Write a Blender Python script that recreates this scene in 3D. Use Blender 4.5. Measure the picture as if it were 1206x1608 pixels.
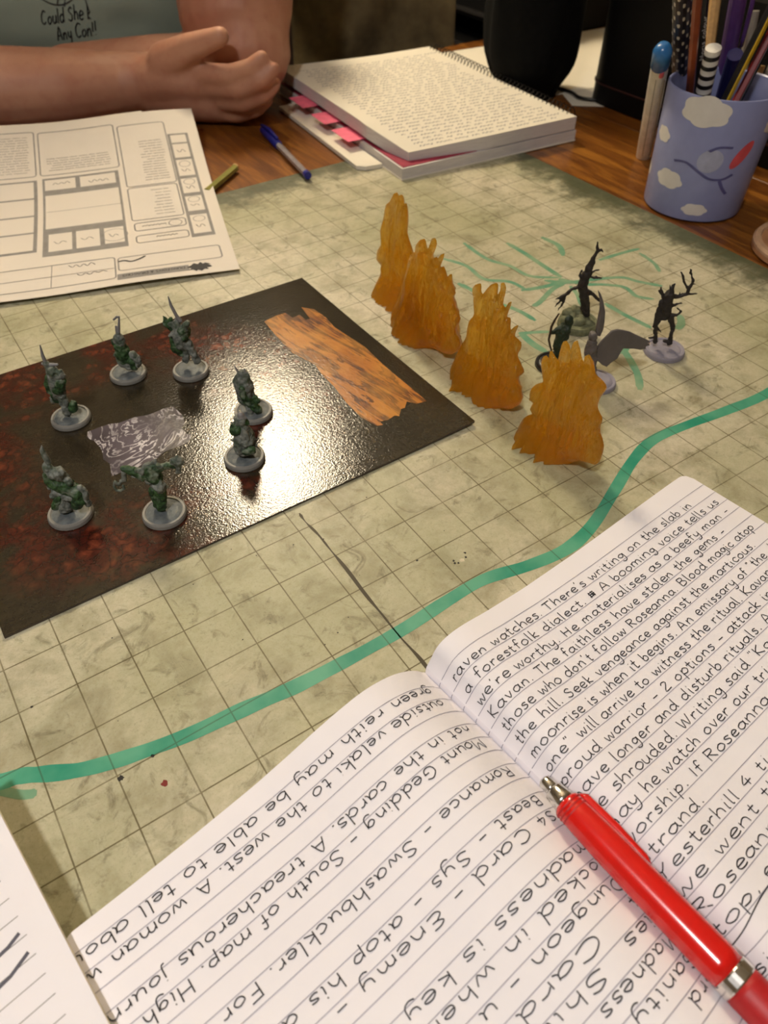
import bpy, bmesh, math, random
from mathutils import Vector, Matrix, noise, bvhtree, kdtree

# ------------------------------------------------------------------ clean, camera, world, lights
for o in list(bpy.data.objects):
    bpy.data.objects.remove(o, do_unlink=True)
S = 0.0254                                   # everything below is measured in inches on the 1-inch grid of the play mat
SC = bpy.context.scene
COL = SC.collection
random.seed(7)

cam_d = bpy.data.cameras.new('camera')
cam = bpy.data.objects.new('camera', cam_d)
COL.objects.link(cam)
cam_d.sensor_fit = 'HORIZONTAL'
cam_d.sensor_width = 36.0
cam_d.lens = 36.0 * 1159.0 / 1206.0
cam_d.clip_start = 0.01
cam_d.dof.use_dof = True
cam_d.dof.focus_distance = 0.36
cam_d.dof.aperture_fstop = 19.0
cam.matrix_world = Matrix((
    (0.830197, 0.402465, -0.385740, -0.058753),
    (-0.557470, 0.598276, -0.575581, -0.270027),
    (-0.000872, 0.692884, 0.721048, 0.289607),
    (0.000000, 0.000000, 0.000000, 1.000000)))
SC.camera = cam

W = bpy.data.worlds.new('world')
SC.world = W
W.use_nodes = True
W.node_tree.nodes['Background'].inputs[0].default_value = (1.0, 0.86, 0.7, 1)
W.node_tree.nodes['Background'].inputs[1].default_value = 0.06

SC.view_settings.view_transform = 'Standard'
SC.view_settings.look = 'None'
SC.view_settings.gamma = 1.0
SC.view_settings.use_curve_mapping = False
SC.view_settings.exposure = -0.13

CEIL_LAMP = (-18.5, -17.0, 44.0)             # hanging spotlight over the near end of the table
CEIL_POWER = 9.8
PEND_LAMP = (17.8, 38.2, 36.0)               # pendant shade beyond the far end of the table
PEND_STRENGTH = 80.0
ld = bpy.data.lights.new('ceiling_lamp_light', 'AREA')
ld.shape = 'DISK'
ld.size = 0.12
ld.energy = CEIL_POWER
ld.color = (1.0, 0.975, 0.965)
lo = bpy.data.objects.new('ceiling_lamp_light', ld)
COL.objects.link(lo)
lo.location = [c * S for c in CEIL_LAMP]

DATA = {'EX': [0.83, -0.557, 0.0],
 'EY': [0.557, 0.83, 0.0],
 'NB': {'eu': [0.994, 0.108], 'ev': [0.108, -0.994], 'g': [2.06, -5.37]},
 'PL': [(0, 0.28), (0.06, 0.4), (0.12, 0.5), (0.25, 0.66), (0.42, 0.82), (0.7, 1.02), (0.96, 1.13), (1.25, 1.2), (1.5, 1.21), (1.9, 1.16), (2.3, 1.08), (2.8, 0.95), (3.4, 0.82), (4.5, 0.69), (5.5, 0.6), (6.5, 0.55)],
 'PR': [(0, 0.28), (0.05, 0.55), (0.14, 0.8), (0.29, 0.95), (0.5, 1.0), (0.73, 1.0), (1.0, 0.95), (1.36, 0.86), (2.38, 0.69), (3.84, 0.57), (5.87, 0.51), (7.0, 0.47), (7.62, 0.42)],
 'SH': {'e1': [-0.955, 0.297], 'e2': [0.297, 0.955], 'o': [5.843, 9.559, 0.06]},
 'TZ': [(0, 0.1), (3, 0.08), (6, 0.2), (8, 0.45), (10, 0.85), (11.7, 1.25)],
 'archer': {'body': [[[0.155, 0.0, 1.374, 0.1], [0.195, 0.0, 1.289, 0.09]], [[0.086, 0.0, 0.315, 0.1], [0.029, 0.0, 0.648, 0.13], [0.08, 0.0, 0.943, 0.15], [0.12, 0.0, 1.146, 0.13]],
                     [[0.1, 0.0, 1.117, 0.07], [-0.081, 0.0, 1.002, 0.05], [-0.21, 0.0, 1.016, 0.05]], [[0.07, 0.0, 1.146, 0.06], [-0.076, 0.0, 1.117, 0.045], [-0.212, 0.0, 1.031, 0.04]],
                     [[0.187, 0.1, 0.278, 0.09], [0.144, 0.08, 0.655, 0.1]]],
            'o': [10.506, 0.428, 0.0],
            'weapon': [[[-0.123, 0.0, 1.543, 0.02], [-0.194, 0.0, 1.374, 0.03], [-0.248, 0.0, 1.175, 0.035], [-0.248, 0.0, 0.973, 0.035], [-0.255, 0.0, 0.797, 0.03], [-0.196, 0.0, 0.618, 0.03],
                        [-0.113, 0.0, 0.422, 0.02]]]},
 'bluepen': [[11.885, 19.64, 0.2], [11.425, 17.811, 0.2], [11.079, 14.521, 0.2]],
 'crease': [[2.262, -0.549], [2.246, -0.853], [2.285, -1.317], [2.28, -1.84], [2.283, -2.448], [2.254, -3.193], [2.258, -3.741], [2.252, -4.342], [2.283, -4.939], [2.257, -5.546]],
 'cup_c': [21.485, 5.1, -0.0],
 'fl1': {'pts': [[6.524, -0.516], [5.739, -0.231], [4.879, -0.121], [4.126, 0.147], [4.066, 0.803], [4.513, 1.268], [4.795, 1.636], [4.908, 1.814], [5.079, 2.155], [5.122, 2.601], [5.237, 2.948], [5.362, 2.813],
                 [5.419, 3.001], [5.525, 3.067], [5.573, 2.887], [5.734, 3.053], [5.943, 2.755], [6.132, 2.564], [6.214, 2.19], [6.356, 1.911], [6.301, 1.506], [6.566, 1.093], [6.57, 0.779], [6.275, 0.696],
                 [6.276, 0.304], [6.522, -0.288]],
         'x': 9.0},
 'fl2': {'pts': [[4.648, 0.371], [4.664, -0.209], [4.186, -0.325], [3.128, -0.151], [2.251, 0.142], [1.903, 0.456], [1.914, 0.752], [2.1, 0.95], [1.959, 1.33], [2.276, 1.722], [2.187, 1.948], [2.362, 2.108],
                 [2.412, 2.368], [2.591, 2.124], [2.776, 2.385], [2.927, 2.274], [2.785, 2.731], [3.036, 2.464], [3.087, 2.516], [3.215, 2.358], [3.267, 2.425], [3.113, 2.839], [3.193, 2.978], [3.311, 2.7],
                 [3.465, 2.549], [3.576, 2.796], [3.801, 2.558], [3.839, 2.363], [4.027, 2.163], [4.16, 1.732], [4.347, 1.195], [4.495, 0.791]],
         'x': 8.4},
 'fl3': {'pts': [[1.675, 0.524], [1.709, 0.097], [1.602, -0.091], [1.195, -0.224], [0.392, -0.185], [-0.334, 0.054], [-0.657, 0.404], [-0.644, 0.71], [-0.45, 0.975], [-0.604, 1.255], [-0.461, 1.393], [-0.333, 1.574],
                 [-0.384, 1.782], [-0.352, 1.942], [-0.156, 2.011], [-0.19, 2.305], [-0.007, 2.071], [0.088, 2.333], [0.223, 2.315], [0.12, 2.752], [0.259, 2.518], [0.422, 2.522], [0.362, 2.963], [0.488, 3.035],
                 [0.499, 2.834], [0.627, 2.625], [0.673, 2.901], [0.825, 2.831], [0.993, 2.535], [1.111, 2.513], [1.164, 2.708], [1.32, 2.603], [1.37, 2.426], [1.244, 2.243], [1.197, 1.913], [1.384, 1.601],
                 [1.431, 1.165], [1.6, 0.804]],
         'x': 8.3},
 'fl4': {'pts': [[-0.969, 0.132], [-1.027, -0.033], [-1.292, -0.055], [-1.661, -0.041], [-2.046, -0.133], [-2.597, -0.132], [-2.687, 0.1], [-2.957, 0.343], [-3.275, 0.444], [-3.315, 0.65], [-3.299, 0.978],
                 [-3.103, 1.318], [-3.107, 1.572], [-3.001, 1.676], [-2.918, 1.831], [-2.955, 2.094], [-3.069, 2.398], [-2.865, 2.469], [-2.659, 2.476], [-2.532, 2.661], [-2.34, 2.743], [-2.328, 2.511], [-2.239, 2.557],
                 [-2.097, 2.799], [-2.007, 2.924], [-1.96, 2.659], [-1.988, 2.446], [-1.877, 2.678], [-1.744, 2.782], [-1.697, 2.447], [-1.687, 2.241], [-1.507, 2.307], [-1.431, 2.365], [-1.433, 2.096], [-1.275, 2.143],
                 [-1.215, 1.937], [-1.316, 1.68], [-1.359, 1.491], [-1.177, 1.326], [-1.037, 1.036], [-1.08, 0.835], [-1.296, 0.782], [-1.313, 0.6], [-1.106, 0.384]],
         'x': 8.2},
 'ink': [[[12.612, -0.013], [12.35, -0.571], [12.02, -1.13], [11.596, -1.59]], [[10.772, 2.081], [11.188, 1.889], [11.542, 1.685]], [[10.82, 2.136], [10.736, 1.503], [10.779, 0.973]],
         [[11.616, 6.728], [11.935, 5.946], [11.87, 5.009], [12.417, 4.429], [12.511, 3.744]], [[12.821, 7.22], [12.762, 5.956], [13.065, 5.185], [13.165, 4.35], [13.842, 3.786]],
         [[14.003, 6.424], [14.012, 5.578], [13.957, 4.696], [13.916, 3.737]], [[15.227, 6.093], [15.281, 5.319], [14.919, 4.733]],
         [[13.354, 3.903], [13.769, 3.455], [14.281, 3.236], [14.809, 3.028], [15.463, 2.695], [15.705, 2.213], [16.088, 1.642]], [[14.12, 3.071], [14.702, 2.68], [15.083, 2.216], [14.991, 1.669], [15.292, 1.268]],
         [[13.745, 3.429], [13.216, 3.371], [12.385, 3.03], [12.046, 2.967]], [[13.793, 3.607], [13.189, 3.595], [12.367, 3.841]], [[13.911, 1.905], [13.92, 1.229], [13.986, 0.63], [14.029, 0.241]],
         [[11.047, 5.246], [11.163, 4.55], [11.152, 3.861], [11.417, 3.391], [11.556, 2.916], [11.59, 2.336]], [[15.671, 3.881], [16.637, 3.809], [17.323, 3.702]], [[17.1, 3.497], [16.972, 2.776], [16.697, 2.295]],
         [[15.239, 0.248], [14.912, -0.084], [14.577, -0.217]], [[12.352, 0.163], [12.459, -0.158], [12.794, -0.052]], [[10.717, 3.862], [11.24, 3.703]], [[13.769, 3.204], [13.591, 2.712], [13.234, 2.167]],
         [[13.781, 3.721], [13.952, 3.395], [14.207, 3.16]]],
 'log': [[5.11, 6.525], [5.52, 6.612], [5.819, 6.595], [5.877, 6.25], [6.109, 6.277], [6.142, 5.951], [6.257, 5.934], [6.357, 6.606], [6.603, 6.316], [6.667, 5.779], [6.609, 5.16], [6.72, 4.338], [6.78, 3.853],
         [6.728, 3.031], [6.725, 2.317], [6.739, 1.574], [6.74, 0.963], [6.471, 1.034], [6.328, 1.24], [6.15, 1.068], [6.047, 1.083], [5.852, 0.884], [5.769, 0.967], [5.541, 0.918], [5.36, 0.979], [5.345, 0.833],
         [5.193, 0.893], [5.066, 1.369], [5.075, 2.084], [5.165, 2.778], [5.175, 3.461], [5.245, 3.874], [5.023, 4.709], [5.031, 5.475]],
 'log_knot': [[5.753, 2.0], [6.325, 4.491]],
 'm1': {'body': [[[-0.02, -0.03, 0.244, 0.09], [-0.008, -0.03, 0.512, 0.085], [-0.023, 0.0, 0.802, 0.11]], [[-0.023, 0.0, 0.802, 0.12], [-0.229, 0.1, 0.605, 0.09], [-0.347, 0.15, 0.461, 0.07]],
                 [[-0.043, 0.0, 0.871, 0.15], [-0.017, 0.0, 1.124, 0.16], [0.002, 0.0, 1.291, 0.13]], [[0.002, 0.0, 1.291, 0.11], [0.019, -0.05, 1.441, 0.115]],
                 [[-0.073, 0.0, 1.291, 0.08], [-0.074, 0.0, 1.455, 0.07], [-0.088, 0.0, 1.616, 0.07]], [[0.186, -0.05, 1.326, 0.085], [0.185, -0.06, 1.399, 0.09], [0.083, -0.05, 1.26, 0.08]]],
        'cloak': [[[-0.171, 0.06, 1.215, 0.07], [-0.259, 0.06, 1.03, 0.08], [-0.249, 0.06, 0.809, 0.09], [-0.212, 0.06, 0.53, 0.06]], [[0.111, -0.06, 1.168, 0.12], [-0.019, -0.05, 0.942, 0.13]],
                  [[0.177, 0.0, 0.453, 0.09], [0.13, 0.0, 0.346, 0.1]]],
        'o': [-0.794, 5.213, 0.07],
        'weapon': [[[-0.094, 0.0, 1.616, 0.045], [-0.094, 0.0, 1.839, 0.04], [-0.061, 0.0, 2.104, 0.015]], [[-0.168, 0.0, 1.616, 0.035], [-0.031, 0.0, 1.584, 0.05], [0.153, 0.0, 1.592, 0.035]]]},
 'm2': {'body': [[[0.026, 0.0, 1.1, 0.12], [0.021, 0.0, 0.981, 0.12]], [[0.02, 0.0, 1.174, 0.06], [0.058, 0.0, 1.247, 0.05]], [[0.276, -0.05, 0.665, 0.09], [0.35, -0.05, 0.542, 0.1], [0.318, -0.05, 0.355, 0.08]],
                 [[-0.143, -0.05, 0.65, 0.06], [-0.128, -0.05, 0.558, 0.06], [-0.06, 0.0, 0.415, 0.1]], [[-0.03, 0.0, 0.43, 0.14], [0.104, 0.0, 0.336, 0.13]]],
        'cloak': [[[-0.103, 0.0, 0.996, 0.08], [-0.007, 0.0, 0.921, 0.13], [0.023, 0.0, 0.739, 0.17], [0.011, 0.0, 0.539, 0.17]], [[0.081, 0.0, 0.554, 0.13], [0.208, -0.05, 0.496, 0.11], [0.245, -0.08, 0.297, 0.08]]],
        'o': [1.004, 6.189, 0.07],
        'weapon': [[[0.051, 0.0, 1.218, 0.04], [0.125, 0.0, 1.479, 0.035], [0.194, 0.0, 1.722, 0.02]], [[0.136, 0.0, 1.715, 0.03], [0.041, 0.0, 1.637, 0.03]], [[0.042, 0.0, 1.451, 0.025], [0.006, 0.0, 1.218, 0.03]]]},
 'm3': {'body': [[[0.222, -0.03, 0.388, 0.09], [0.157, -0.05, 0.671, 0.085], [0.075, 0.0, 0.918, 0.1]], [[-0.089, 0.05, 0.352, 0.08], [-0.024, 0.03, 0.67, 0.09], [-0.051, 0.0, 0.884, 0.11]],
                 [[-0.081, 0.0, 0.884, 0.15], [-0.092, 0.0, 1.125, 0.17], [-0.088, 0.0, 1.295, 0.13]], [[-0.082, 0.0, 1.396, 0.1], [-0.083, 0.0, 1.463, 0.08]], [[-0.232, -0.05, 1.192, 0.07], [-0.28, -0.06, 1.164, 0.06]],
                 [[0.037, -0.04, 1.219, 0.08], [0.139, -0.05, 1.427, 0.08], [0.179, -0.06, 1.475, 0.075]], [[-0.147, 0.0, 1.295, 0.07], [-0.244, 0.0, 1.463, 0.075], [-0.249, 0.0, 1.472, 0.07]]],
        'cloak': [[[-0.264, 0.05, 0.99, 0.1], [-0.25, 0.04, 0.752, 0.14], [-0.139, 0.03, 0.546, 0.08]], [[0.024, -0.07, 1.272, 0.12], [0.05, -0.06, 1.113, 0.1]], [[0.142, 0.02, 1.283, 0.07], [0.109, 0.02, 1.112, 0.06]],
                  [[-0.257, 0.0, 1.329, 0.07], [-0.332, 0.0, 1.463, 0.08], [-0.362, 0.0, 1.662, 0.015]], [[-0.259, 0.0, 1.53, 0.06], [-0.198, 0.0, 1.612, 0.03]]],
        'o': [2.4, 5.4, 0.07],
        'weapon': [[[0.018, 0.0, 1.529, 0.05], [-0.054, 0.0, 1.678, 0.045], [-0.127, 0.0, 1.953, 0.04], [-0.141, 0.0, 2.191, 0.015]], [[-0.085, 0.0, 1.596, 0.03], [-0.076, 0.0, 1.496, 0.03]]]},
 'm4': {'body': [[[-0.129, 0.0, 1.122, 0.13], [-0.118, 0.0, 0.828, 0.2], [-0.13, 0.0, 0.484, 0.18]], [[-0.078, -0.1, 0.386, 0.09], [-0.031, -0.2, 0.109, 0.07]],
                 [[-0.294, -0.1, 0.097, 0.05], [-0.123, -0.15, 0.001, 0.05], [0.032, -0.15, -0.044, 0.05]]],
        'cape_l': [[[-0.323, 0.0, 1.08, 0.05], [-0.235, 0.0, 1.215, 0.05], [-0.12, 0.0, 1.245, 0.05], [-0.121, -0.12, 1.063, 0.07], [-0.172, -0.1, 0.839, 0.05], [-0.302, -0.02, 0.368, 0.04], [-0.381, 0.0, 0.976, 0.05]]],
        'cape_r': [[[-0.027, 0.0, 1.245, 0.05], [0.048, 0.0, 1.163, 0.05], [0.073, 0.0, 0.828, 0.05], [0.111, -0.02, 0.564, 0.05], [-0.06, -0.05, 0.435, 0.04], [-0.069, -0.1, 0.839, 0.06], [-0.04, -0.1, 1.111, 0.06]]],
        'cloak': [[[-0.128, -0.14, 0.869, 0.09], [-0.132, -0.14, 0.591, 0.1], [0.016, -0.14, 0.395, 0.1], [0.156, -0.16, 0.234, 0.08]], [[0.089, -0.05, 0.5, 0.09], [0.157, -0.08, 0.458, 0.06]]],
        'o': [2.969, 2.957, 0.07],
        'weapon': [[[-0.214, 0.0, 1.245, 0.03], [-0.253, 0.0, 1.327, 0.025], [-0.272, 0.0, 1.424, 0.01]], [[-0.046, 0.0, 1.225, 0.03], [-0.055, 0.0, 1.347, 0.01]]]},
 'm5': {'body': [[[0.05, 0.0, 1.131, 0.13], [0.04, 0.0, 0.946, 0.1]], [[0.05, 0.0, 0.905, 0.16], [0.074, 0.0, 0.61, 0.22], [0.025, 0.0, 0.372, 0.2]], [[-0.071, 0.0, 1.07, 0.04], [-0.168, 0.0, 1.06, 0.01]],
                 [[-0.131, 0.0, 0.546, 0.08], [-0.226, 0.0, 0.567, 0.012]], [[0.204, 0.0, 0.481, 0.08], [0.262, 0.0, 0.545, 0.05], [0.278, 0.0, 0.416, 0.05]]],
        'cape_l': [[[-0.017, -0.1, 0.905, 0.05], [0.137, -0.15, 1.039, 0.06], [0.214, -0.15, 0.905, 0.06], [0.238, -0.15, 0.716, 0.06], [0.13, -0.2, 0.589, 0.06], [-0.015, -0.2, 0.482, 0.06],
                    [-0.066, -0.16, 0.619, 0.05]]],
        'cloak': [[[-0.076, -0.05, 0.988, 0.09], [-0.104, -0.06, 0.892, 0.1], [-0.005, -0.12, 0.963, 0.09]], [[0.107, -0.2, 0.417, 0.08], [0.222, -0.18, 0.443, 0.1], [0.265, -0.18, 0.399, 0.06]],
                  [[0.127, 0.0, 1.111, 0.09], [0.169, 0.0, 1.07, 0.07]]],
        'o': [2.043, 1.586, 0.07],
        'weapon': [[[0.086, 0.0, 1.273, 0.08], [0.091, 0.0, 1.192, 0.1]], [[-0.002, 0.0, 1.213, 0.03], [0.089, 0.0, 1.293, 0.04], [0.186, 0.0, 1.192, 0.03]]]},
 'm6': {'body': [[[0.039, -0.05, 1.249, 0.11], [0.12, -0.03, 1.246, 0.13], [0.168, 0.0, 1.111, 0.1]], [[0.253, -0.04, 1.056, 0.07], [0.278, -0.04, 0.994, 0.06]],
                 [[-0.069, -0.06, 0.731, 0.09], [-0.155, -0.08, 0.655, 0.06]], [[0.107, -0.03, 0.669, 0.13], [0.224, -0.06, 0.651, 0.1]],
                 [[0.422, -0.02, 0.818, 0.06], [0.491, -0.04, 0.727, 0.07], [0.475, -0.06, 0.538, 0.07], [0.508, -0.08, 0.395, 0.05]], [[-0.12, 0.0, 1.049, 0.05], [-0.191, 0.0, 0.831, 0.05]],
                 [[-0.021, 0.0, 0.511, 0.14], [-0.036, 0.0, 0.314, 0.16]], [[-0.044, 0.0, 1.413, 0.09], [-0.073, 0.0, 1.293, 0.08]]],
        'cloak': [[[-0.072, 0.0, 1.263, 0.08], [-0.097, 0.0, 1.049, 0.13], [0.03, 0.0, 0.956, 0.17], [0.171, 0.0, 0.831, 0.16]],
                  [[0.171, 0.0, 0.831, 0.15], [0.35, -0.04, 0.711, 0.13], [0.338, -0.06, 0.538, 0.14], [0.255, -0.08, 0.395, 0.1]], [[-0.052, -0.08, 0.623, 0.08], [-0.158, -0.1, 0.416, 0.09]]],
        'o': [-1.805, 2.04, 0.07],
        'weapon': [[[0.007, 0.0, 1.502, 0.06], [-0.005, 0.0, 1.663, 0.065], [-0.012, 0.0, 1.822, 0.05], [0.023, 0.0, 1.95, 0.012]]]},
 'm7': {'body': [[[-0.077, 0.0, 0.875, 0.05], [0.08, -0.05, 0.904, 0.12], [0.185, 0.0, 0.855, 0.05]], [[0.114, -0.06, 1.048, 0.05], [0.091, -0.06, 0.816, 0.09]], [[-0.106, 0.0, 0.991, 0.07], [-0.116, 0.0, 1.068, 0.07]],
                 [[-0.265, -0.04, 1.332, 0.06], [-0.192, -0.04, 1.294, 0.07], [-0.065, 0.0, 1.406, 0.06], [0.127, 0.0, 1.534, 0.035]], [[0.178, -0.06, 1.461, 0.05], [0.238, -0.06, 1.424, 0.04]],
                 [[0.475, 0.0, 1.515, 0.07], [0.581, 0.0, 1.57, 0.08], [0.607, 0.0, 1.497, 0.07]], [[0.562, 0.0, 1.405, 0.05], [0.542, 0.0, 1.238, 0.04], [0.479, 0.0, 1.2, 0.02]],
                 [[-0.384, -0.02, 1.144, 0.04], [-0.292, -0.02, 1.068, 0.03]]],
        'cloak': [[[-0.031, 0.0, 0.254, 0.1], [0.036, 0.0, 0.559, 0.1], [0.051, 0.0, 0.758, 0.11]], [[-0.134, 0.06, 0.679, 0.07], [-0.144, 0.06, 0.255, 0.07], [-0.048, 0.03, 0.529, 0.08]],
                  [[0.042, 0.0, 1.029, 0.12], [-0.003, 0.0, 1.2, 0.15], [-0.0, 0.0, 1.332, 0.12]], [[-0.062, 0.0, 1.182, 0.1], [-0.232, 0.0, 1.163, 0.1], [-0.397, 0.0, 1.276, 0.07], [-0.547, 0.0, 1.332, 0.065]],
                  [[0.109, 0.0, 1.331, 0.08], [0.258, 0.0, 1.387, 0.065], [0.402, 0.0, 1.424, 0.065], [0.48, 0.0, 1.405, 0.05]], [[0.044, 0.0, 1.406, 0.08], [0.102, 0.0, 1.424, 0.05]]],
        'o': [-0.149, 0.94, 0.07],
        'weapon': [[[-0.558, 0.0, 1.239, 0.06], [-0.604, 0.0, 1.03, 0.06], [-0.676, 0.0, 0.992, 0.045]], [[-0.657, 0.0, 1.011, 0.035], [-0.762, 0.0, 0.876, 0.03], [-0.806, 0.0, 0.973, 0.035]],
                   [[-0.825, 0.0, 0.953, 0.03], [-0.863, 0.0, 0.837, 0.03], [-0.842, 0.0, 0.729, 0.03], [-0.763, 0.0, 0.709, 0.03], [-0.675, 0.0, 0.778, 0.03], [-0.676, 0.0, 0.856, 0.03]]]},
 'marker': [[22.961, 8.304, 0.0], [19.153, 5.823, 4.9], [19.915, 6.485, 4.6], [15.34, 2.962, 6.0]],
 'person': {'head': [11.708, 31.749, 13.41],
            'neck': [[[10.952, 33.461, 9.467, 2.6], [11.327, 32.607, 11.375, 2.4]]],
            'skin': [[[-0.795, 27.036, 1.78, 1.75], [1.881, 26.29, 1.68, 1.65], [5.584, 25.094, 1.48, 1.45], [7.876, 24.686, 1.376, 1.2], [8.68, 24.146, 1.449, 1.1]],
                     [[8.68, 24.146, 1.449, 1.05], [9.581, 23.059, 1.705, 1.05], [10.417, 22.257, 1.617, 0.9]], [[8.962, 23.956, 1.154, 1.0], [10.126, 22.674, 0.98, 0.95], [10.938, 21.932, 0.83, 0.8]],
                     [[9.435, 22.916, 2.325, 0.8], [10.054, 21.537, 3.071, 0.52], [10.557, 20.838, 3.362, 0.42], [10.87, 20.387, 3.559, 0.36]],
                     [[10.261, 22.0, 1.986, 0.48], [11.067, 20.495, 2.16, 0.4], [11.649, 19.743, 2.49, 0.34], [12.086, 19.45, 2.868, 0.27]],
                     [[10.453, 21.871, 1.512, 0.48], [11.35, 20.185, 1.678, 0.41], [11.959, 19.414, 2.065, 0.35], [12.445, 19.209, 2.467, 0.27]],
                     [[10.576, 22.03, 1.016, 0.47], [11.483, 20.336, 1.119, 0.4], [12.122, 19.666, 1.442, 0.33], [12.619, 19.574, 1.829, 0.26]],
                     [[10.517, 22.431, 0.525, 0.47], [11.435, 21.091, 0.513, 0.38], [11.998, 20.352, 0.757, 0.31], [12.475, 20.152, 1.068, 0.24]],
                     [[14.887, 26.001, 8.899, 2.7], [13.939, 24.831, 5.868, 2.65], [13.027, 23.516, 3.634, 2.4], [12.888, 22.645, 2.425, 1.95], [12.715, 22.539, 1.63, 1.6]],
                     [[12.834, 22.802, 1.553, 1.5], [9.805, 25.172, 1.43, 1.4], [6.557, 27.587, 1.23, 1.2]], [[-0.787, 27.232, 1.73, 1.7], [0.895, 34.794, 3.463, 2.2], [4.144, 35.624, 8.185, 2.6]]],
            'sleeve': [[[14.637, 29.782, 9.311, 3.3], [14.795, 26.665, 8.484, 3.2], [14.235, 25.234, 6.838, 3.05]], [[7.0, 36.115, 9.271, 3.2], [4.495, 35.749, 8.366, 3.1], [2.806, 35.317, 6.402, 2.8]]],
            'torso': [[[5.726, 36.971, -0.112, 5.2], [11.037, 33.404, 0.029, 5.0]], [[6.526, 36.433, 3.34, 5.4], [11.988, 32.766, 3.335, 5.3]], [[7.475, 36.157, 6.91, 5.3], [13.067, 32.402, 6.904, 5.3]],
                      [[7.0, 36.115, 9.271, 3.2], [14.608, 30.404, 9.287, 3.2]]]},
 'river': [[-5.099, -2.809], [-4.577, -3.061], [-4.3, -3.134], [-4.038, -3.272], [-3.511, -3.55], [-2.947, -3.736], [-2.351, -3.873], [-1.726, -3.982], [-0.829, -4.064], [0.1, -4.172], [0.851, -4.214], [1.648, -4.236],
           [2.499, -4.235], [3.438, -4.174], [4.392, -4.159], [5.36, -4.379], [6.302, -4.483], [7.206, -4.3], [8.371, -3.816], [9.473, -3.349], [10.412, -3.117], [11.504, -3.199], [12.715, -3.362], [14.192, -3.486],
           [16.751, -3.281]],
 'river_tail': [[-4.609, -3.188], [-4.459, -3.362], [-4.299, -3.494], [-4.141, -3.564]],
 'slab': [[-0.644, 4.521], [1.517, 4.353], [1.279, 2.821], [-0.612, 2.707]],
 'spots': [[-2.962, -4.071], [-2.422, -4.534], [4.332, -3.526], [-2.4, -3.998], [-3.785, -2.005], [3.586, -3.025]],
 'sticks': {'black': [[21.691, 6.238, 3.3], [20.256, 5.859, 6.1]],
            'brown': [[20.783, 5.888, 3.6], [18.409, 4.713, 6.5]],
            'clear': [[24.284, 6.466, 3.3], [24.257, 6.714, 5.2]],
            'dots': [[21.535, 7.01, 3.8], [18.893, 5.584, 6.3]],
            'grey': [[23.905, 5.335, 2.9], [24.048, 5.327, 3.6]],
            'navy': [[22.086, 5.492, 3.9], [21.699, 5.244, 4.6]],
            'purple': [[23.154, 6.359, 3.3], [21.975, 5.893, 5.9]],
            'red': [[21.808, 4.771, 3.4], [22.489, 4.792, 5.0]],
            'striped': [[20.724, 5.332, 3.65], [20.305, 5.119, 5.0]],
            'tan': [[23.657, 5.503, 2.9], [23.839, 5.586, 3.9]],
            'wood': [[25.041, 8.314, 2.2], [25.275, 9.052, 5.0]],
            'yellow': [[21.112, 4.71, 3.55], [21.587, 4.479, 5.8]]},
 'stub': [[9.248, 16.785, 0.15], [8.157, 15.938, 0.15]],
 'twig_a': {'body': [[[0.205, 0.0, 0.357, 0.09], [0.144, 0.0, 0.666, 0.1], [0.031, 0.0, 0.968, 0.12], [-0.08, 0.0, 1.264, 0.13], [-0.036, 0.0, 1.582, 0.12], [0.019, 0.0, 1.837, 0.1], [0.072, 0.0, 2.087, 0.06],
                      [0.116, 0.0, 2.252, 0.04], [0.063, 0.0, 2.468, 0.02]],
                     [[0.114, 0.0, 2.197, 0.035], [0.213, 0.0, 2.279, 0.03], [0.264, 0.0, 2.224, 0.02]], [[-0.107, 0.0, 1.264, 0.06], [-0.353, 0.0, 1.147, 0.05], [-0.505, 0.0, 0.938, 0.06], [-0.734, 0.0, 0.849, 0.025]],
                     [[-0.513, 0.0, 0.909, 0.04], [-0.615, 0.0, 0.788, 0.035], [-0.723, 0.0, 0.621, 0.018]], [[-0.494, 0.0, 0.878, 0.04], [-0.539, 0.0, 0.666, 0.03], [-0.614, 0.0, 0.497, 0.018]],
                     [[0.088, 0.0, 1.087, 0.07], [0.274, 0.0, 0.968, 0.05], [0.488, 0.0, 0.787, 0.03]], [[0.061, 0.0, 1.496, 0.04], [0.223, 0.0, 1.481, 0.035], [0.372, 0.0, 1.467, 0.02]],
                     [[0.064, 0.0, 1.611, 0.04], [0.158, 0.0, 1.667, 0.03], [0.281, 0.0, 1.71, 0.015]], [[-0.088, 0.0, 1.438, 0.05], [-0.216, 0.0, 1.554, 0.035], [-0.19, 0.0, 1.696, 0.02]],
                     [[-0.072, 0.0, 1.496, 0.04], [-0.074, 0.0, 1.639, 0.02]], [[-0.05, 0.0, 0.968, 0.07], [0.059, 0.0, 0.543, 0.06], [0.19, 0.0, 0.294, 0.05]], [[0.24, 0.0, 1.525, 0.02], [0.351, 0.0, 1.438, 0.012]]],
            'o': [12.369, 1.479, 0.0]},
 'twig_b': {'body': [[[-0.319, 0.0, 0.348, 0.07], [-0.368, 0.0, 0.534, 0.05], [-0.422, 0.0, 0.838, 0.06], [-0.387, 0.0, 1.194, 0.09]], [[-0.344, 0.0, 0.442, 0.05], [-0.512, 0.0, 0.473, 0.03]],
                     [[0.069, 0.0, 0.301, 0.07], [0.057, 0.0, 0.534, 0.05], [0.042, 0.0, 0.777, 0.06], [-0.12, 0.0, 1.076, 0.09]], [[0.056, 0.0, 0.348, 0.05], [-0.078, 0.0, 0.348, 0.04]],
                     [[-0.254, 0.0, 1.135, 0.13], [-0.321, 0.0, 1.426, 0.16], [-0.322, 0.0, 1.71, 0.12], [-0.311, 0.0, 1.85, 0.07], [-0.26, 0.0, 2.029, 0.02]],
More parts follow.
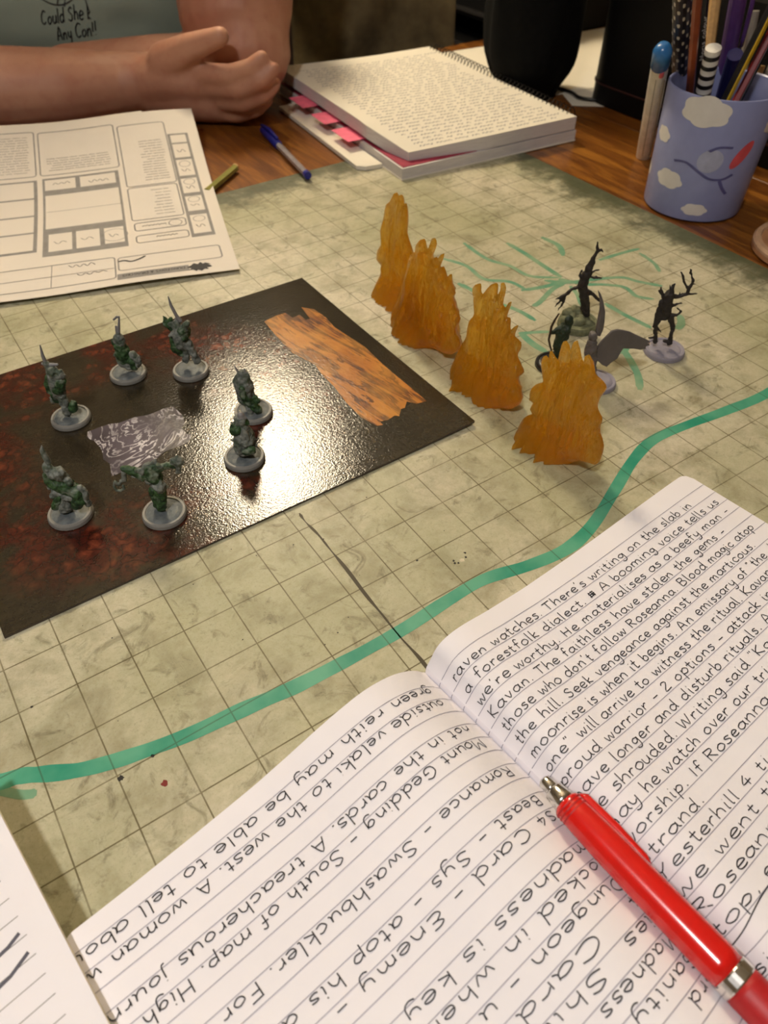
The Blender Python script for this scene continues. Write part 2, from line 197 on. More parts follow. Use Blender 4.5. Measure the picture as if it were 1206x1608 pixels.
                     [[-0.393, 0.0, 1.597, 0.06], [-0.516, 0.0, 1.766, 0.04], [-0.611, 0.0, 1.933, 0.02]], [[-0.554, 0.0, 1.766, 0.02], [-0.627, 0.0, 1.85, 0.01]],
                     [[-0.336, 0.0, 1.85, 0.03], [-0.387, 0.0, 1.988, 0.012]], [[-0.264, 0.0, 1.682, 0.06], [-0.06, 0.0, 1.682, 0.045], [0.127, 0.0, 1.738, 0.045], [0.225, 0.0, 1.752, 0.03], [0.362, 0.0, 1.76, 0.012]],
                     [[0.127, 0.0, 1.738, 0.04], [0.128, 0.0, 1.905, 0.04], [0.175, 0.0, 2.043, 0.035], [0.077, 0.0, 2.287, 0.03], [-0.029, 0.0, 2.434, 0.012]], [[0.179, 0.0, 2.029, 0.03], [0.273, 0.0, 2.01, 0.012]],
                     [[0.141, 0.0, 1.863, 0.035], [-0.005, 0.0, 2.015, 0.03], [-0.131, 0.0, 2.233, 0.03], [-0.223, 0.0, 2.336, 0.015]], [[-0.06, 0.0, 1.682, 0.03], [-0.088, 0.0, 1.822, 0.012]],
                     [[0.048, 0.0, 2.341, 0.02], [0.024, 0.0, 2.421, 0.01]], [[-0.184, 0.0, 1.397, 0.05], [-0.097, 0.0, 1.454, 0.03], [0.061, 0.0, 1.483, 0.018]],
                     [[-0.111, 0.0, 1.135, 0.06], [0.045, 0.0, 1.135, 0.035], [0.115, 0.0, 1.252, 0.03], [-0.017, 0.0, 1.353, 0.025]],
                     [[-0.455, 0.0, 1.54, 0.06], [-0.48, 0.0, 1.252, 0.055], [-0.48, 0.0, 0.958, 0.06], [-0.493, 0.0, 0.808, 0.04]], [[-0.422, 0.0, 0.838, 0.03], [-0.247, 0.0, 0.626, 0.012]],
                     [[-0.449, 0.0, 1.135, 0.03], [-0.428, 0.0, 1.252, 0.03]]],
            'o': [13.389, -0.781, 0.0]},
 'winged': {'body': [[[-0.368, 0.0, 1.435, 0.11], [-0.338, 0.0, 1.351, 0.1]], [[-0.346, 0.0, 1.208, 0.13], [-0.312, 0.0, 0.976, 0.14], [-0.252, 0.0, 0.74, 0.13]],
                     [[-0.252, 0.0, 0.74, 0.1], [-0.153, 0.0, 0.378, 0.09], [-0.051, 0.0, 0.13, 0.08]], [[-0.414, 0.0, 1.179, 0.07], [-0.448, 0.0, 0.976, 0.06], [-0.389, 0.0, 0.8, 0.06]],
                     [[-0.235, 0.05, 0.706, 0.1], [-0.184, 0.06, 0.335, 0.09], [-0.082, 0.06, 0.087, 0.08]]],
            'o': [10.858, -0.77, 0.0],
            'wing_l': [[[-0.473, 0.1, 2.599, 0.02], [-0.373, 0.1, 2.483, 0.03], [-0.276, 0.1, 2.3, 0.03], [-0.178, 0.1, 2.034, 0.03], [-0.137, 0.1, 1.762, 0.03], [-0.129, 0.09, 1.546, 0.04], [-0.174, 0.06, 1.383, 0.05],
                        [-0.281, 0.04, 1.41, 0.05], [-0.319, 0.05, 1.544, 0.05], [-0.324, 0.08, 1.829, 0.04], [-0.326, 0.1, 2.088, 0.04], [-0.364, 0.1, 2.326, 0.03]]],
            'wing_r': [[[-0.187, 0.0, 1.15, 0.05], [-0.137, 0.0, 1.265, 0.05], [-0.036, 0.0, 1.421, 0.05], [0.072, 0.02, 1.562, 0.05], [0.222, 0.05, 1.571, 0.05], [0.385, 0.08, 1.524, 0.05], [0.549, 0.1, 1.469, 0.05],
                        [0.761, 0.14, 1.345, 0.05], [0.967, 0.17, 1.239, 0.04], [1.15, 0.2, 1.133, 0.03], [1.054, 0.18, 1.103, 0.03], [1.172, 0.19, 1.038, 0.03], [1.047, 0.17, 1.022, 0.03], [1.09, 0.17, 0.949, 0.03],
                        [0.939, 0.15, 0.933, 0.03], [0.769, 0.12, 0.989, 0.03], [0.611, 0.1, 1.002, 0.03], [0.477, 0.08, 1.024, 0.03], [0.425, 0.06, 0.906, 0.03], [0.383, 0.04, 0.742, 0.03], [0.27, 0.02, 0.666, 0.03],
                        [0.157, 0.0, 0.529, 0.03], [0.031, 0.0, 0.59, 0.03], [-0.123, 0.0, 0.725, 0.04], [-0.188, 0.0, 0.976, 0.05]]]}}
# ------------------------------------------------------------------ helpers
ORG = {}
V = Vector
EX, EY, EZ = V(DATA['EX']), V(DATA['EY']), V((0, 0, 1))


def tag(o, label=None, cat=None, group=None, kind=None):
    if label: o['label'] = label
    if cat: o['category'] = cat
    if group: o['group'] = group
    if kind: o['kind'] = kind
    return o


def thing(name, label, cat, o=(0, 0, 0), group=None):
    e = bpy.data.objects.new(name, None)
    e.empty_display_size = 0.01
    COL.objects.link(e)
    e.location = V(o) * S
    ORG[e.name] = V(o)
    return tag(e, label, cat, group)


def mesh_of(name, geo, mat, org, smooth=False):
    vs, fs = geo
    me = bpy.data.meshes.new(name)
    me.from_pydata([tuple((V(v) - org) * S) for v in vs], [], [tuple(f) for f in fs])
    me.validate()
    me.update()
    if mat: me.materials.append(mat)
    if smooth:
        me.polygons.foreach_set('use_smooth', [True] * len(me.polygons))
    return me


def obj(name, geo, mat, parent=None, o=(0, 0, 0), smooth=False, label=None, cat=None, group=None, kind=None):
    org = ORG[parent.name] if parent else V(o)
    ob = bpy.data.objects.new(name, mesh_of(name, geo, mat, org, smooth))
    COL.objects.link(ob)
    if parent: ob.parent = parent
    else: ob.location = org * S
    ORG[ob.name] = org
    return tag(ob, label, cat, group, kind)


def struct(name, geo, mat, parent=None):
    return obj(name, geo, mat, parent, kind='structure')


def auto_smooth(ob, deg=35):
    me = ob.data
    me.polygons.foreach_set('use_smooth', [True] * len(me.polygons))
    bm = bmesh.new(); bm.from_mesh(me)
    for e in bm.edges:
        if len(e.link_faces) == 2 and e.calc_face_angle(0) > math.radians(deg): e.smooth = False
    bm.to_mesh(me); bm.free()
    return ob


def join(*gs):
    vs, fs = [], []
    for v, f in gs:
        n = len(vs)
        vs += [tuple(p) for p in v]
        fs += [tuple(i + n for i in q) for q in f]
    return vs, fs


def box(x0, y0, z0, x1, y1, z1, bev=0.0, seg=2):
    bm = bmesh.new()
    bmesh.ops.create_cube(bm, size=1)
    for v in bm.verts:
        v.co = V(((x0 + x1) / 2 + v.co.x * (x1 - x0), (y0 + y1) / 2 + v.co.y * (y1 - y0), (z0 + z1) / 2 + v.co.z * (z1 - z0)))
    if bev: bmesh.ops.bevel(bm, geom=bm.edges[:], offset=bev, segments=seg, profile=0.5, affect='EDGES')
    bm.verts.index_update()
    g = [tuple(v.co) for v in bm.verts], [[v.index for v in f.verts] for f in bm.faces]
    bm.free()
    return g


def xform(g, m):
    return [tuple(m @ V(v)) for v in g[0]], g[1]


def place(g, o, rz=0.0):
    return xform(g, Matrix.Translation(V(o)) @ Matrix.Rotation(rz, 4, 'Z'))


def lathe(prof, c=(0, 0, 0), n=40, closed=False):
    """prof: (r,z) pairs; caps where r==0"""
    vs, fs = [], []
    for r, z in prof:
        for i in range(n):
            a = 2 * math.pi * i / n
            vs.append((c[0] + r * math.cos(a), c[1] + r * math.sin(a), c[2] + z))
    m = len(prof)
    rng = range(m) if closed else range(m - 1)
    for j in rng:
        k = (j + 1) % m
        for i in range(n):
            i2 = (i + 1) % n
            fs.append((j * n + i, j * n + i2, k * n + i2, k * n + i))
    if not closed:
        fs.append(tuple(range(n))[::-1])
        fs.append(tuple(range((m - 1) * n, m * n)))
    return vs, fs


def tube(path, radii, n=10, cap=True):
    path = [V(p) for p in path]
    if not isinstance(radii, (list, tuple)): radii = [radii] * len(path)
    vs, fs = [], []
    up = V((0, 0, 1))
    prev = None
    for i, p in enumerate(path):
        t = (path[min(i + 1, len(path) - 1)] - path[max(i - 1, 0)]).normalized()
        a = prev - t * prev.dot(t) if prev is not None else (up if abs(t.z) < .9 else V((1, 0, 0)))
        if prev is None: a = a - t * a.dot(t)
        a.normalize(); b = t.cross(a); prev = a
        for k in range(n):
            q = 2 * math.pi * k / n
            vs.append(tuple(p + (a * math.cos(q) + b * math.sin(q)) * radii[i]))
    for i in range(len(path) - 1):
        for k in range(n):
            k2 = (k + 1) % n
            fs.append((i * n + k, i * n + k2, (i + 1) * n + k2, (i + 1) * n + k))
    if cap:
        fs.append(tuple(range(n))[::-1]); fs.append(tuple(range((len(path) - 1) * n, len(path) * n)))
    return vs, fs


def prism(poly, z0, z1):
    n = len(poly)
    vs = [(p[0], p[1], z0) for p in poly] + [(p[0], p[1], z1) for p in poly]
    fs = [tuple(range(n))[::-1], tuple(range(n, 2 * n))] + [(i, (i + 1) % n, n + (i + 1) % n, n + i) for i in range(n)]
    return vs, fs


def spline(pts, k=4, closed=False):
    pts = [V(p) for p in pts]
    n = len(pts)
    if n < 3 and not closed: return pts
    out = []
    for i in range(n if closed else n - 1):
        if closed: p0, p1, p2, p3 = pts[i - 1], pts[i], pts[(i + 1) % n], pts[(i + 2) % n]
        else: p0, p1, p2, p3 = pts[max(i - 1, 0)], pts[i], pts[i + 1], pts[min(i + 2, n - 1)]
        for j in range(k):
            t = j / k
            out.append(0.5 * ((2 * p1) + (p2 - p0) * t + (2 * p0 - 5 * p1 + 4 * p2 - p3) * t * t + (3 * p1 - p0 - 3 * p2 + p3) * t ** 3))
    if not closed: out.append(pts[-1])
    return out


def lerp_tab(tab, x):
    if x <= tab[0][0]: return tab[0][1]
    for (a, b), (c, d) in zip(tab, tab[1:]):
        if x <= c: return b + (d - b) * (x - a) / (c - a)
    return tab[-1][1]


def ribbons(lines, w, surf, taper=False):
    """flat 2D polylines drawn as strips on a surface: surf(x,y)->3D"""
    vs, fs = [], []
    for pl in lines:
        if len(pl) < 2: continue
        n = len(vs)
        m = len(pl)
        for i, p in enumerate(pl):
            a, b = pl[max(i - 1, 0)], pl[min(i + 1, m - 1)]
            dx, dy = b[0] - a[0], b[1] - a[1]
            L = math.hypot(dx, dy) or 1e-6
            ww = w * (0.55 + 0.45 * min(1, min(i, m - 1 - i) / 2.0)) if taper else w
            nx, ny = -dy / L * ww / 2, dx / L * ww / 2
            vs.append(tuple(surf(p[0] + nx, p[1] + ny))); vs.append(tuple(surf(p[0] - nx, p[1] - ny)))
        for i in range(m - 1):
            fs.append((n + 2 * i, n + 2 * i + 1, n + 2 * i + 3, n + 2 * i + 2))
    return vs, fs


def slab_grid(surf, nu, nv, thick):
    """closed thin sheet from a surface sampled on [0,1]x[0,1]"""
    vs, fs = [], []
    for k in (0, 1):
        for j in range(nv + 1):
            for i in range(nu + 1):
                p = V(surf(i / nu, j / nv)); p.z -= k * thick
                vs.append(tuple(p))
    N = (nu + 1) * (nv + 1)
    ix = lambda i, j, k: k * N + j * (nu + 1) + i
    for j in range(nv):
        for i in range(nu):
            fs.append((ix(i, j, 0), ix(i + 1, j, 0), ix(i + 1, j + 1, 0), ix(i, j + 1, 0)))
            fs.append((ix(i, j, 1), ix(i, j + 1, 1), ix(i + 1, j + 1, 1), ix(i + 1, j, 1)))
    for i in range(nu):
        fs.append((ix(i, 0, 0), ix(i, 0, 1), ix(i + 1, 0, 1), ix(i + 1, 0, 0)))
        fs.append((ix(i, nv, 0), ix(i + 1, nv, 0), ix(i + 1, nv, 1), ix(i, nv, 1)))
    for j in range(nv):
        fs.append((ix(0, j, 0), ix(0, j + 1, 0), ix(0, j + 1, 1), ix(0, j, 1)))
        fs.append((ix(nu, j, 0), ix(nu, j, 1), ix(nu, j + 1, 1), ix(nu, j + 1, 0)))
    return vs, fs


def capsule(p0, r0, p1, r1, n=12):
    p0, p1 = V(p0), V(p1)
    d = p1 - p0
    L = d.length
    if L < 1e-4: d = V((0, 0, 1)); L = 1e-4
    t = d.normalized()
    path, rad = [], []
    for k in range(5):
        a = math.pi / 2 * (1 - k / 4)
        path.append(p0 - t * r0 * math.sin(a)); rad.append(max(r0 * math.cos(a), r0 * .02))
    for k in range(5):
        a = math.pi / 2 * (k / 4)
        path.append(p1 + t * r1 * math.sin(a)); rad.append(max(r1 * math.cos(a), r1 * .02))
    # fixed frame
    a = V((0, 0, 1)) if abs(t.z) < .9 else V((1, 0, 0))
    a = (a - t * a.dot(t)).normalized(); b = t.cross(a)
    vs, fs = [], []
    for p, r in zip(path, rad):
        for k in range(n):
            q = 2 * math.pi * k / n
            vs.append(tuple(p + (a * math.cos(q) + b * math.sin(q)) * r))
    m = len(path)
    for i in range(m - 1):
        for k in range(n):
            k2 = (k + 1) % n
            fs.append((i * n + k, i * n + k2, (i + 1) * n + k2, (i + 1) * n + k))
    fs.append(tuple(range(n))[::-1]); fs.append(tuple(range((m - 1) * n, m * n)))
    return vs, fs


def remesh(geo, voxel, smooth=4, factor=.5):
    """union of overlapping closed shapes into one continuous skin (inches in, inches out)"""
    me = bpy.data.meshes.new('tmp')
    me.from_pydata([tuple(v) for v in geo[0]], [], [tuple(f) for f in geo[1]])
    ob = bpy.data.objects.new('tmp', me)
    COL.objects.link(ob)
    r = ob.modifiers.new('r', 'REMESH'); r.mode = 'VOXEL'; r.voxel_size = voxel
    if smooth:
        s = ob.modifiers.new('s', 'SMOOTH'); s.iterations = smooth; s.factor = factor
    dg = bpy.context.evaluated_depsgraph_get()
    ev = ob.evaluated_get(dg)
    m2 = ev.to_mesh()
    g = [tuple(v.co) for v in m2.vertices], [tuple(p.vertices) for p in m2.polygons]
    ev.to_mesh_clear()
    bpy.data.objects.remove(ob, do_unlink=True)
    bpy.data.meshes.remove(me)
    return g


def chains_geo(chains, n=12):
    gs = []
    for ch in chains:
        if len(ch) == 1: gs.append(capsule(ch[0][:3], ch[0][3], V(ch[0][:3]) + V((0, 0, .01)), ch[0][3], n))
        for a, b in zip(ch, ch[1:]): gs.append(capsule(a[:3], a[3], b[:3], b[3], n))
    return join(*gs)


# ------------------------------------------------------------------ materials
MATS = {}


class N:
    """tiny node builder"""
    def __init__(s, name):
        s.m = bpy.data.materials.new(name); s.m.use_nodes = True
        s.t = s.m.node_tree
        s.b = s.t.nodes['Principled BSDF']
        MATS[name] = s.m

    def n(s, typ, ins=None, **kw):
        x = s.t.nodes.new('ShaderNode' + typ)
        for k, v in kw.items(): setattr(x, k, v)
        for k, v in (ins or {}).items(): s.put(x.inputs[k], v)
        return x

    def put(s, sock, v):
        if hasattr(v, 'is_output') or isinstance(v, bpy.types.NodeSocket): s.t.links.new(v, sock)
        else: sock.default_value = v

    def coord(s, scale=(1 / S, 1 / S, 1 / S), which='Object', loc=(0, 0, 0), rot=(0, 0, 0)):
        tc = s.n('TexCoord')
        return s.n('Mapping', {'Vector': tc.outputs[which], 'Scale': scale, 'Location': loc, 'Rotation': rot}).outputs[0]

    def noise(s, vec, scale, detail=3, rough=.5, dist=0):
        return s.n('TexNoise', {'Vector': vec, 'Scale': scale, 'Detail': detail, 'Roughness': rough, 'Distortion': dist}).outputs[0]

    def ramp(s, fac, stops):
        r = s.n('ValToRGB', {'Fac': fac})
        e = r.color_ramp.elements
        while len(e) < len(stops): e.new(.5)
        for x, (p, c) in zip(e, stops):
            x.position = p
            x.color = (c, c, c, 1) if isinstance(c, (int, float)) else (*c, 1)
        return r.outputs[0]

    def mix(s, fac, a, b, blend='MIX'):
        x = s.n('Mix', data_type='RGBA', blend_type=blend)
        s.put(x.inputs[0], fac)
        for i, v in ((6, a), (7, b)):
            s.put(x.inputs[i], (*v, 1) if isinstance(v, tuple) and len(v) == 3 else v)
        return x.outputs[2]

    def math(s, op, a, b=0.0, c=0.0):
        x = s.n('Math', operation=op)
        s.put(x.inputs[0], a); s.put(x.inputs[1], b); s.put(x.inputs[2], c)
        return x.outputs[0]

    def bump(s, h, strength=.3, dist=.02):
        x = s.n('Bump', {'Height': h, 'Strength': strength, 'Distance': dist * S})
        s.put(s.b.inputs['Normal'], x.outputs[0])

    def set(s, **kw):
        names = dict(col='Base Color', rough='Roughness', metal='Metallic', trans='Transmission Weight', ior='IOR', spec='Specular IOR Level', coat='Coat Weight', coatr='Coat Roughness', sss='Subsurface Weight', sssr='Subsurface Radius', ssss='Subsurface Scale', alpha='Alpha', sheen='Sheen Weight', emit='Emission Color', emits='Emission Strength')
        for k, v in kw.items():
            if isinstance(v, tuple) and k in ('col', 'emit') and len(v) == 3: v = (*v, 1)
            s.put(s.b.inputs[names[k]], v)
        return s


def lin(r, g, b):
    f = lambda c: (c / 255 / 12.92) if c <= 10 else ((c / 255 + .055) / 1.055) ** 2.4
    return f(r), f(g), f(b)


def plain(name, col, rough=.5, metal=0., var=.12, scale=3., bump=0., bscale=20., **kw):
    m = N(name)
    v = m.coord()
    f = m.noise(v, scale, 4)
    dark = tuple(c * (1 - var) for c in col); light = tuple(min(1, c * (1 + var)) for c in col)
    m.set(col=m.mix(m.ramp(f, [(.3, 0.), (.7, 1.)]), dark, light), rough=rough, metal=metal, **kw)
    if bump: m.bump(m.noise(v, bscale, 3), bump, .02)
    return m.m


# ---- mat (play mat)
MX0, MX1, MY0, MY1 = -10.3, 19.65, -8.8, 15.25
m = N('play_mat')
v = m.coord()
sep = m.n('SeparateXYZ', {'Vector': v})
big = m.noise(v, .28, 5, .6, .6)
med = m.noise(v, .9, 6, .65, .4)
fine = m.noise(v, 7, 4, .7)
base = m.mix(m.ramp(big, [(.35, 0.), (.65, 1.)]), lin(190, 186, 160), lin(212, 204, 182))
base = m.mix(m.ramp(m.noise(v, .17, 3), [(.42, 0.), (.62, .8)]), base, lin(168, 167, 132))
base = m.mix(m.math('MULTIPLY', m.ramp(med, [(.46, 0.), (.72, 1.)]), .65), base, lin(112, 106, 74))
blot = m.math('MULTIPLY', m.ramp(m.noise(v, 1.6, 7, .7, 1.2), [(.55, 0.), (.72, 1.)]), .8)
base = m.mix(blot, base, lin(72, 66, 44))
base = m.mix(m.math('MULTIPLY', m.ramp(fine, [(.3, 0.), (.75, 1.)]), .45), base, lin(148, 140, 102))
base = m.mix(m.math('MULTIPLY', m.ramp(m.noise(v, 22, 3, .7), [(.55, 0.), (.8, 1.)]), .45), base, lin(90, 84, 56))
# darker mossy border printed round the mat
ex = m.math('MINIMUM', m.math('SUBTRACT', MX1, sep.outputs[0]), m.math('SUBTRACT', sep.outputs[0], MX0))
ey = m.math('MINIMUM', m.math('SUBTRACT', MY1, sep.outputs[1]), m.math('SUBTRACT', sep.outputs[1], MY0))
ed = m.math('MINIMUM', ex, ey)
edn = m.math('ADD', ed, m.math('MULTIPLY', m.math('SUBTRACT', m.noise(v, .8, 6, .7), .5), 5.0))
bord = m.ramp(m.math('MULTIPLY', edn, .3), [(.0, .95), (.2, .8), (.5, 0.)])
base = m.mix(bord, base, m.mix(fine, lin(52, 56, 38), lin(84, 88, 62)))
# ruled one-inch squares
def gline(x):
    fr = m.math('FRACT', m.math('ADD', x, .5))
    return m.math('LESS_THAN', m.math('ABSOLUTE', m.math('SUBTRACT', fr, .5)), .0125)
gl = m.math('MAXIMUM', gline(sep.outputs[0]), gline(sep.outputs[1]))
gl = m.math('MULTIPLY', gl, m.ramp(m.noise(v, 1.3, 3), [(.25, .45), (.6, .85)]))
base = m.mix(gl, base, lin(82, 70, 34))
m.set(col=base, rough=m.ramp(med, [(0., .38), (1., .55)]), spec=.4)
m.bump(m.noise(v, 1.1, 3), .25, .12)

# ---- wood table
m = N('table_wood')
v = m.coord(scale=(1.3 / S, .12 / S, 1 / S))
g1 = m.noise(v, 1.6, 6, .65, 1.3)
v2 = m.coord(scale=(14 / S, .6 / S, 8 / S))
g2 = m.noise(v2, 1.0, 4, .6, .6)
c = m.ramp(g1, [(.28, lin(78, 40, 13)), (.5, lin(122, 72, 24)), (.7, lin(168, 110, 40))])
c = m.mix(m.math('MULTIPLY', m.ramp(g2, [(.5, 0.), (.75, 1.)]), .45), c, lin(80, 40, 14))
kn = m.n('TexVoronoi', {'Vector': m.coord(scale=(.16 / S, .075 / S, .1 / S)), 'Scale': 1.0}).outputs[0]
c = m.mix(m.ramp(kn, [(.03, .85), (.09, 0.)]), c, lin(62, 28, 10))
m.set(col=c, rough=.32, coat=.25, coatr=.2)
m.bump(g2, .12, .02)

# ---- glossy printed card
m = N('card_print')
v = m.coord()
sep = m.n('SeparateXYZ', {'Vector': v})
mud = m.mix(m.ramp(m.noise(v, .55, 5, .6), [(.3, 0.), (.7, 1.)]), lin(30, 24, 17), lin(52, 45, 32))
mud = m.mix(m.math('MULTIPLY', m.ramp(m.noise(v, 9, 4), [(.4, 0.), (.7, 1.)]), .3), mud, lin(66, 58, 42))
# ring of red lava-cobbles around the middle slab, on the left part of the card
dx = m.math('DIVIDE', m.math('SUBTRACT', sep.outputs[0], .3), 3.8)
dy = m.math('DIVIDE', m.math('SUBTRACT', sep.outputs[1], 4.0), 3.7)
rr = m.math('SQRT', m.math('ADD', m.math('MULTIPLY', dx, dx), m.math('MULTIPLY', dy, dy)))
ring = m.ramp(m.math('ABSOLUTE', m.math('SUBTRACT', rr, .95)), [(.0, 1.), (.2, .85), (.42, 0.)])
pat = m.ramp(m.noise(v, .75, 5, .62, .5), [(.40, 0.), (.55, 1.)])
vw = m.n('VectorMath', {0: v, 1: m.n('TexNoise', {'Vector': v, 'Scale': 1.6, 'Detail': 3}).outputs[1]}, operation='ADD').outputs[0]
cell = m.n('TexVoronoi', {'Vector': vw, 'Scale': 2.6, 'Randomness': 1.0}, feature='F1').outputs[0]
cell_e = m.n('TexVoronoi', {'Vector': vw, 'Scale': 2.6, 'Randomness': 1.0}, feature='DISTANCE_TO_EDGE').outputs[0]
red = m.mix(m.ramp(cell, [(.0, 0.), (.5, 1.)]), lin(128, 62, 40), lin(74, 28, 18))
red = m.mix(m.math('MULTIPLY', m.ramp(m.noise(v, 6, 5, .7), [(.4, 0.), (.62, 1.)]), .75), red, lin(44, 20, 13))
red = m.mix(m.ramp(cell_e, [(.0, .55), (.09, 0.)]), red, lin(30, 16, 10))
c = m.mix(m.math('MULTIPLY', ring, pat), mud, red)
m.set(col=c, rough=.12, spec=.5)
m.bump(m.math('ADD', m.noise(v, 15, 2, .5), m.math('MULTIPLY', m.noise(v, 30, 2), .5)), .11, .04)
plain('card_core', lin(70, 60, 50), .7)
m = N('log_wood')
a = math.atan2(DATA['log'][16][1] - DATA['log'][2][1], DATA['log'][16][0] - DATA['log'][2][0])
v = m.coord(rot=(0, 0, -a), scale=(1 / S, 1 / S, 1 / S))
w = m.n('TexNoise', {'Vector': m.n('Mapping', {'Vector': v, 'Scale': (.35, 2.6, 1)}).outputs[0], 'Scale': 1.5, 'Detail': 5, 'Roughness': .6, 'Distortion': .9}).outputs[0]
sw = m.math('SINE', m.math('MULTIPLY', w, 30.0))
c = m.mix(m.ramp(w, [(.3, 0.), (.68, 1.)]), lin(104, 50, 14), lin(190, 118, 38))
c = m.mix(m.math('MULTIPLY', m.ramp(sw, [(.1, 0.), (.8, 1.)]), .85), c, lin(62, 27, 7))
c = m.mix(m.math('MULTIPLY', m.ramp(m.noise(v, .8, 3), [(.4, 0.), (.65, 1.)]), .5), c, lin(216, 152, 58))
m.set(col=c, rough=.2)
m.bump(m.noise(v, 11, 2), .08, .04)
m = N('slab_print')
v = m.coord(rot=(0, 0, .5))
w = m.noise(v, .62, 4, .5, 3.4)
sw = m.math('SINE', m.math('MULTIPLY', w, 40.0))
c = m.mix(m.ramp(m.noise(v, .8, 3), [(.35, 0.), (.65, 1.)]), lin(44, 36, 42), lin(86, 76, 88))
c = m.mix(m.math('MULTIPLY', m.ramp(sw, [(.3, 0.), (.98, 1.)]), m.ramp(m.noise(v, 1.2, 3), [(.4, .1), (.6, 1.)])), c, lin(206, 200, 204))
m.set(col=c, rough=.24)
m.bump(w, .15, .05)

# ---- paper and inks
def paper(name, col, var=.04):
    m = N(name)
    v = m.coord()
    f = m.noise(v, .7, 3)
    m.set(col=m.mix(f, tuple(c * (1 - var) for c in col), tuple(min(1, c * (1 + var)) for c in col)), rough=.75, spec=.25)
    m.bump(m.noise(v, 40, 3), .06, .01)
    return m.m
paper('page_white', lin(238, 234, 238))
paper('sheet_white', lin(222, 214, 204))
paper('old_paper', lin(228, 221, 206))
m = N('page_edges')
v = m.coord(scale=(2 / S, 2 / S, 60 / S))
m.set(col=m.mix(m.noise(v, 1, 2), lin(178, 172, 172), lin(226, 220, 216)), rough=.8)
plain('ink_black', lin(26, 24, 30), .6)
plain('ink_faded', lin(92, 90, 100), .7)
plain('rule_line', lin(150, 146, 160), .8)
plain('print_grey', lin(140, 136, 133), .8)
plain('print_light', lin(176, 172, 168), .8)
plain('print_dark', lin(60, 58, 58), .8)
m = N('teal_marker')
v = m.coord()
tcol = m.mix(m.ramp(m.noise(v, .9, 4), [(.35, 0.), (.65, 1.)]), lin(28, 138, 112), lin(88, 164, 134))
sep = m.n('SeparateXYZ', {'Vector': v})
gl = m.math('MAXIMUM', gline(sep.outputs[0]), gline(sep.outputs[1]))
m.set(col=m.mix(m.math('MULTIPLY', gl, .55), tcol, lin(50, 70, 40)), rough=.4)
m = N('teal_faded')
v = m.coord()
m.set(col=m.mix(m.ramp(m.noise(v, 1.5, 4), [(.35, 0.), (.65, 1.)]), lin(84, 146, 116), lin(132, 162, 128)), rough=.5)
plain('crease_dark', lin(66, 58, 40), .6)
plain('speck_black', lin(30, 26, 20), .6)
plain('speck_red', lin(120, 30, 20), .6)
plain('wax_smudge', lin(206, 196, 168), .5)

# ---- plastics
def resin(name):
    """cloudy amber resin: colour comes from absorption through its thickness"""
    m = N(name)
    v = m.coord(scale=(5 / S, 5 / S, 1.4 / S))
    m.set(col=(1.0, .93, .72), rough=.12, trans=1.0, ior=1.45, coat=.6, coatr=.04)
    m.bump(m.noise(v, 1.4, 3, .55, 1.0), .8, .15)
    tr = m.n('BsdfTranslucent', {'Color': (.97, .62, .05, 1)})
    df = m.n('BsdfDiffuse', {'Color': (.66, .35, .01, 1)})
    cl = m.n('MixShader', {0: .45})
    m.t.links.new(tr.outputs[0], cl.inputs[1]); m.t.links.new(df.outputs[0], cl.inputs[2])
    mx = m.n('MixShader', {0: .34})
    m.t.links.new(m.b.outputs[0], mx.inputs[1]); m.t.links.new(cl.outputs[0], mx.inputs[2])
    ab = m.n('VolumeAbsorption', {'Color': (.985, .82, .0, 1), 'Density': 120.0})
    out = m.t.nodes['Material Output']
    m.t.links.new(mx.outputs[0], out.inputs[0]); m.t.links.new(ab.outputs[0], out.inputs[1])
    return m.m
resin('amber_resin')
m = N('mini_grey')
v = m.coord()
ge = m.n('NewGeometry')
c = m.mix(m.ramp(m.noise(v, 7, 4, .6), [(.35, 0.), (.7, 1.)]), lin(72, 80, 74), lin(146, 148, 140))
c = m.mix(m.ramp(m.noise(v, 3.3, 3), [(.50, 0.), (.62, .75)]), c, lin(50, 70, 46))
m.set(col=c, rough=.6)
m.bump(m.noise(v, 16, 3), .5, .04)
m = N('mini_green')
v = m.coord()
c = m.mix(m.ramp(m.noise(v, 8, 4, .6), [(.35, 0.), (.65, 1.)]), lin(20, 42, 18), lin(58, 90, 48))
c = m.mix(m.ramp(m.noise(v, 4, 3), [(.54, 0.), (.66, .8)]), c, lin(120, 128, 114))
m.set(col=c, rough=.6)
m.bump(m.noise(v, 16, 3), .5, .04)
m = N('mini_base_grey')
v = m.coord()
m.set(col=m.mix(m.ramp(m.noise(v, 5, 4), [(.3, 0.), (.7, 1.)]), lin(68, 76, 80), lin(116, 120, 118)), rough=.55)
m.bump(m.noise(v, 7, 3), .4, .06)
plain('mini_rim', lin(132, 130, 124), .5)
plain('mini_steel', lin(126, 124, 124), .45)
plain('twig_black', lin(36, 30, 27), .65, bump=.5, bscale=14)
plain('base_olive', lin(104, 106, 78), .75, var=.5, scale=5, bump=.6, bscale=8)
plain('base_black', lin(24, 22, 22), .4)
plain('base_violet', lin(138, 134, 146), .55)
plain('wing_grey', lin(92, 86, 84), .55, bump=.4, bscale=10)
plain('archer_green', lin(28, 44, 26), .6, var=.4, scale=6)
plain('bow_brown', lin(48, 34, 24), .5)
plain('red_plastic', lin(214, 26, 20), .22, var=.04, coat=.5, coatr=.1)
plain('red_rubber', lin(176, 26, 30), .5, var=.06)
plain('chrome', (.75, .73, .70), .18, 1.0, var=.03)
plain('black_cloth', lin(8, 8, 8), .9, var=.3, bump=.4, bscale=9, spec=.15)
plain('black_plastic', lin(7, 6, 7), .5, spec=.25)
plain('black_gloss', lin(10, 10, 11), .35)
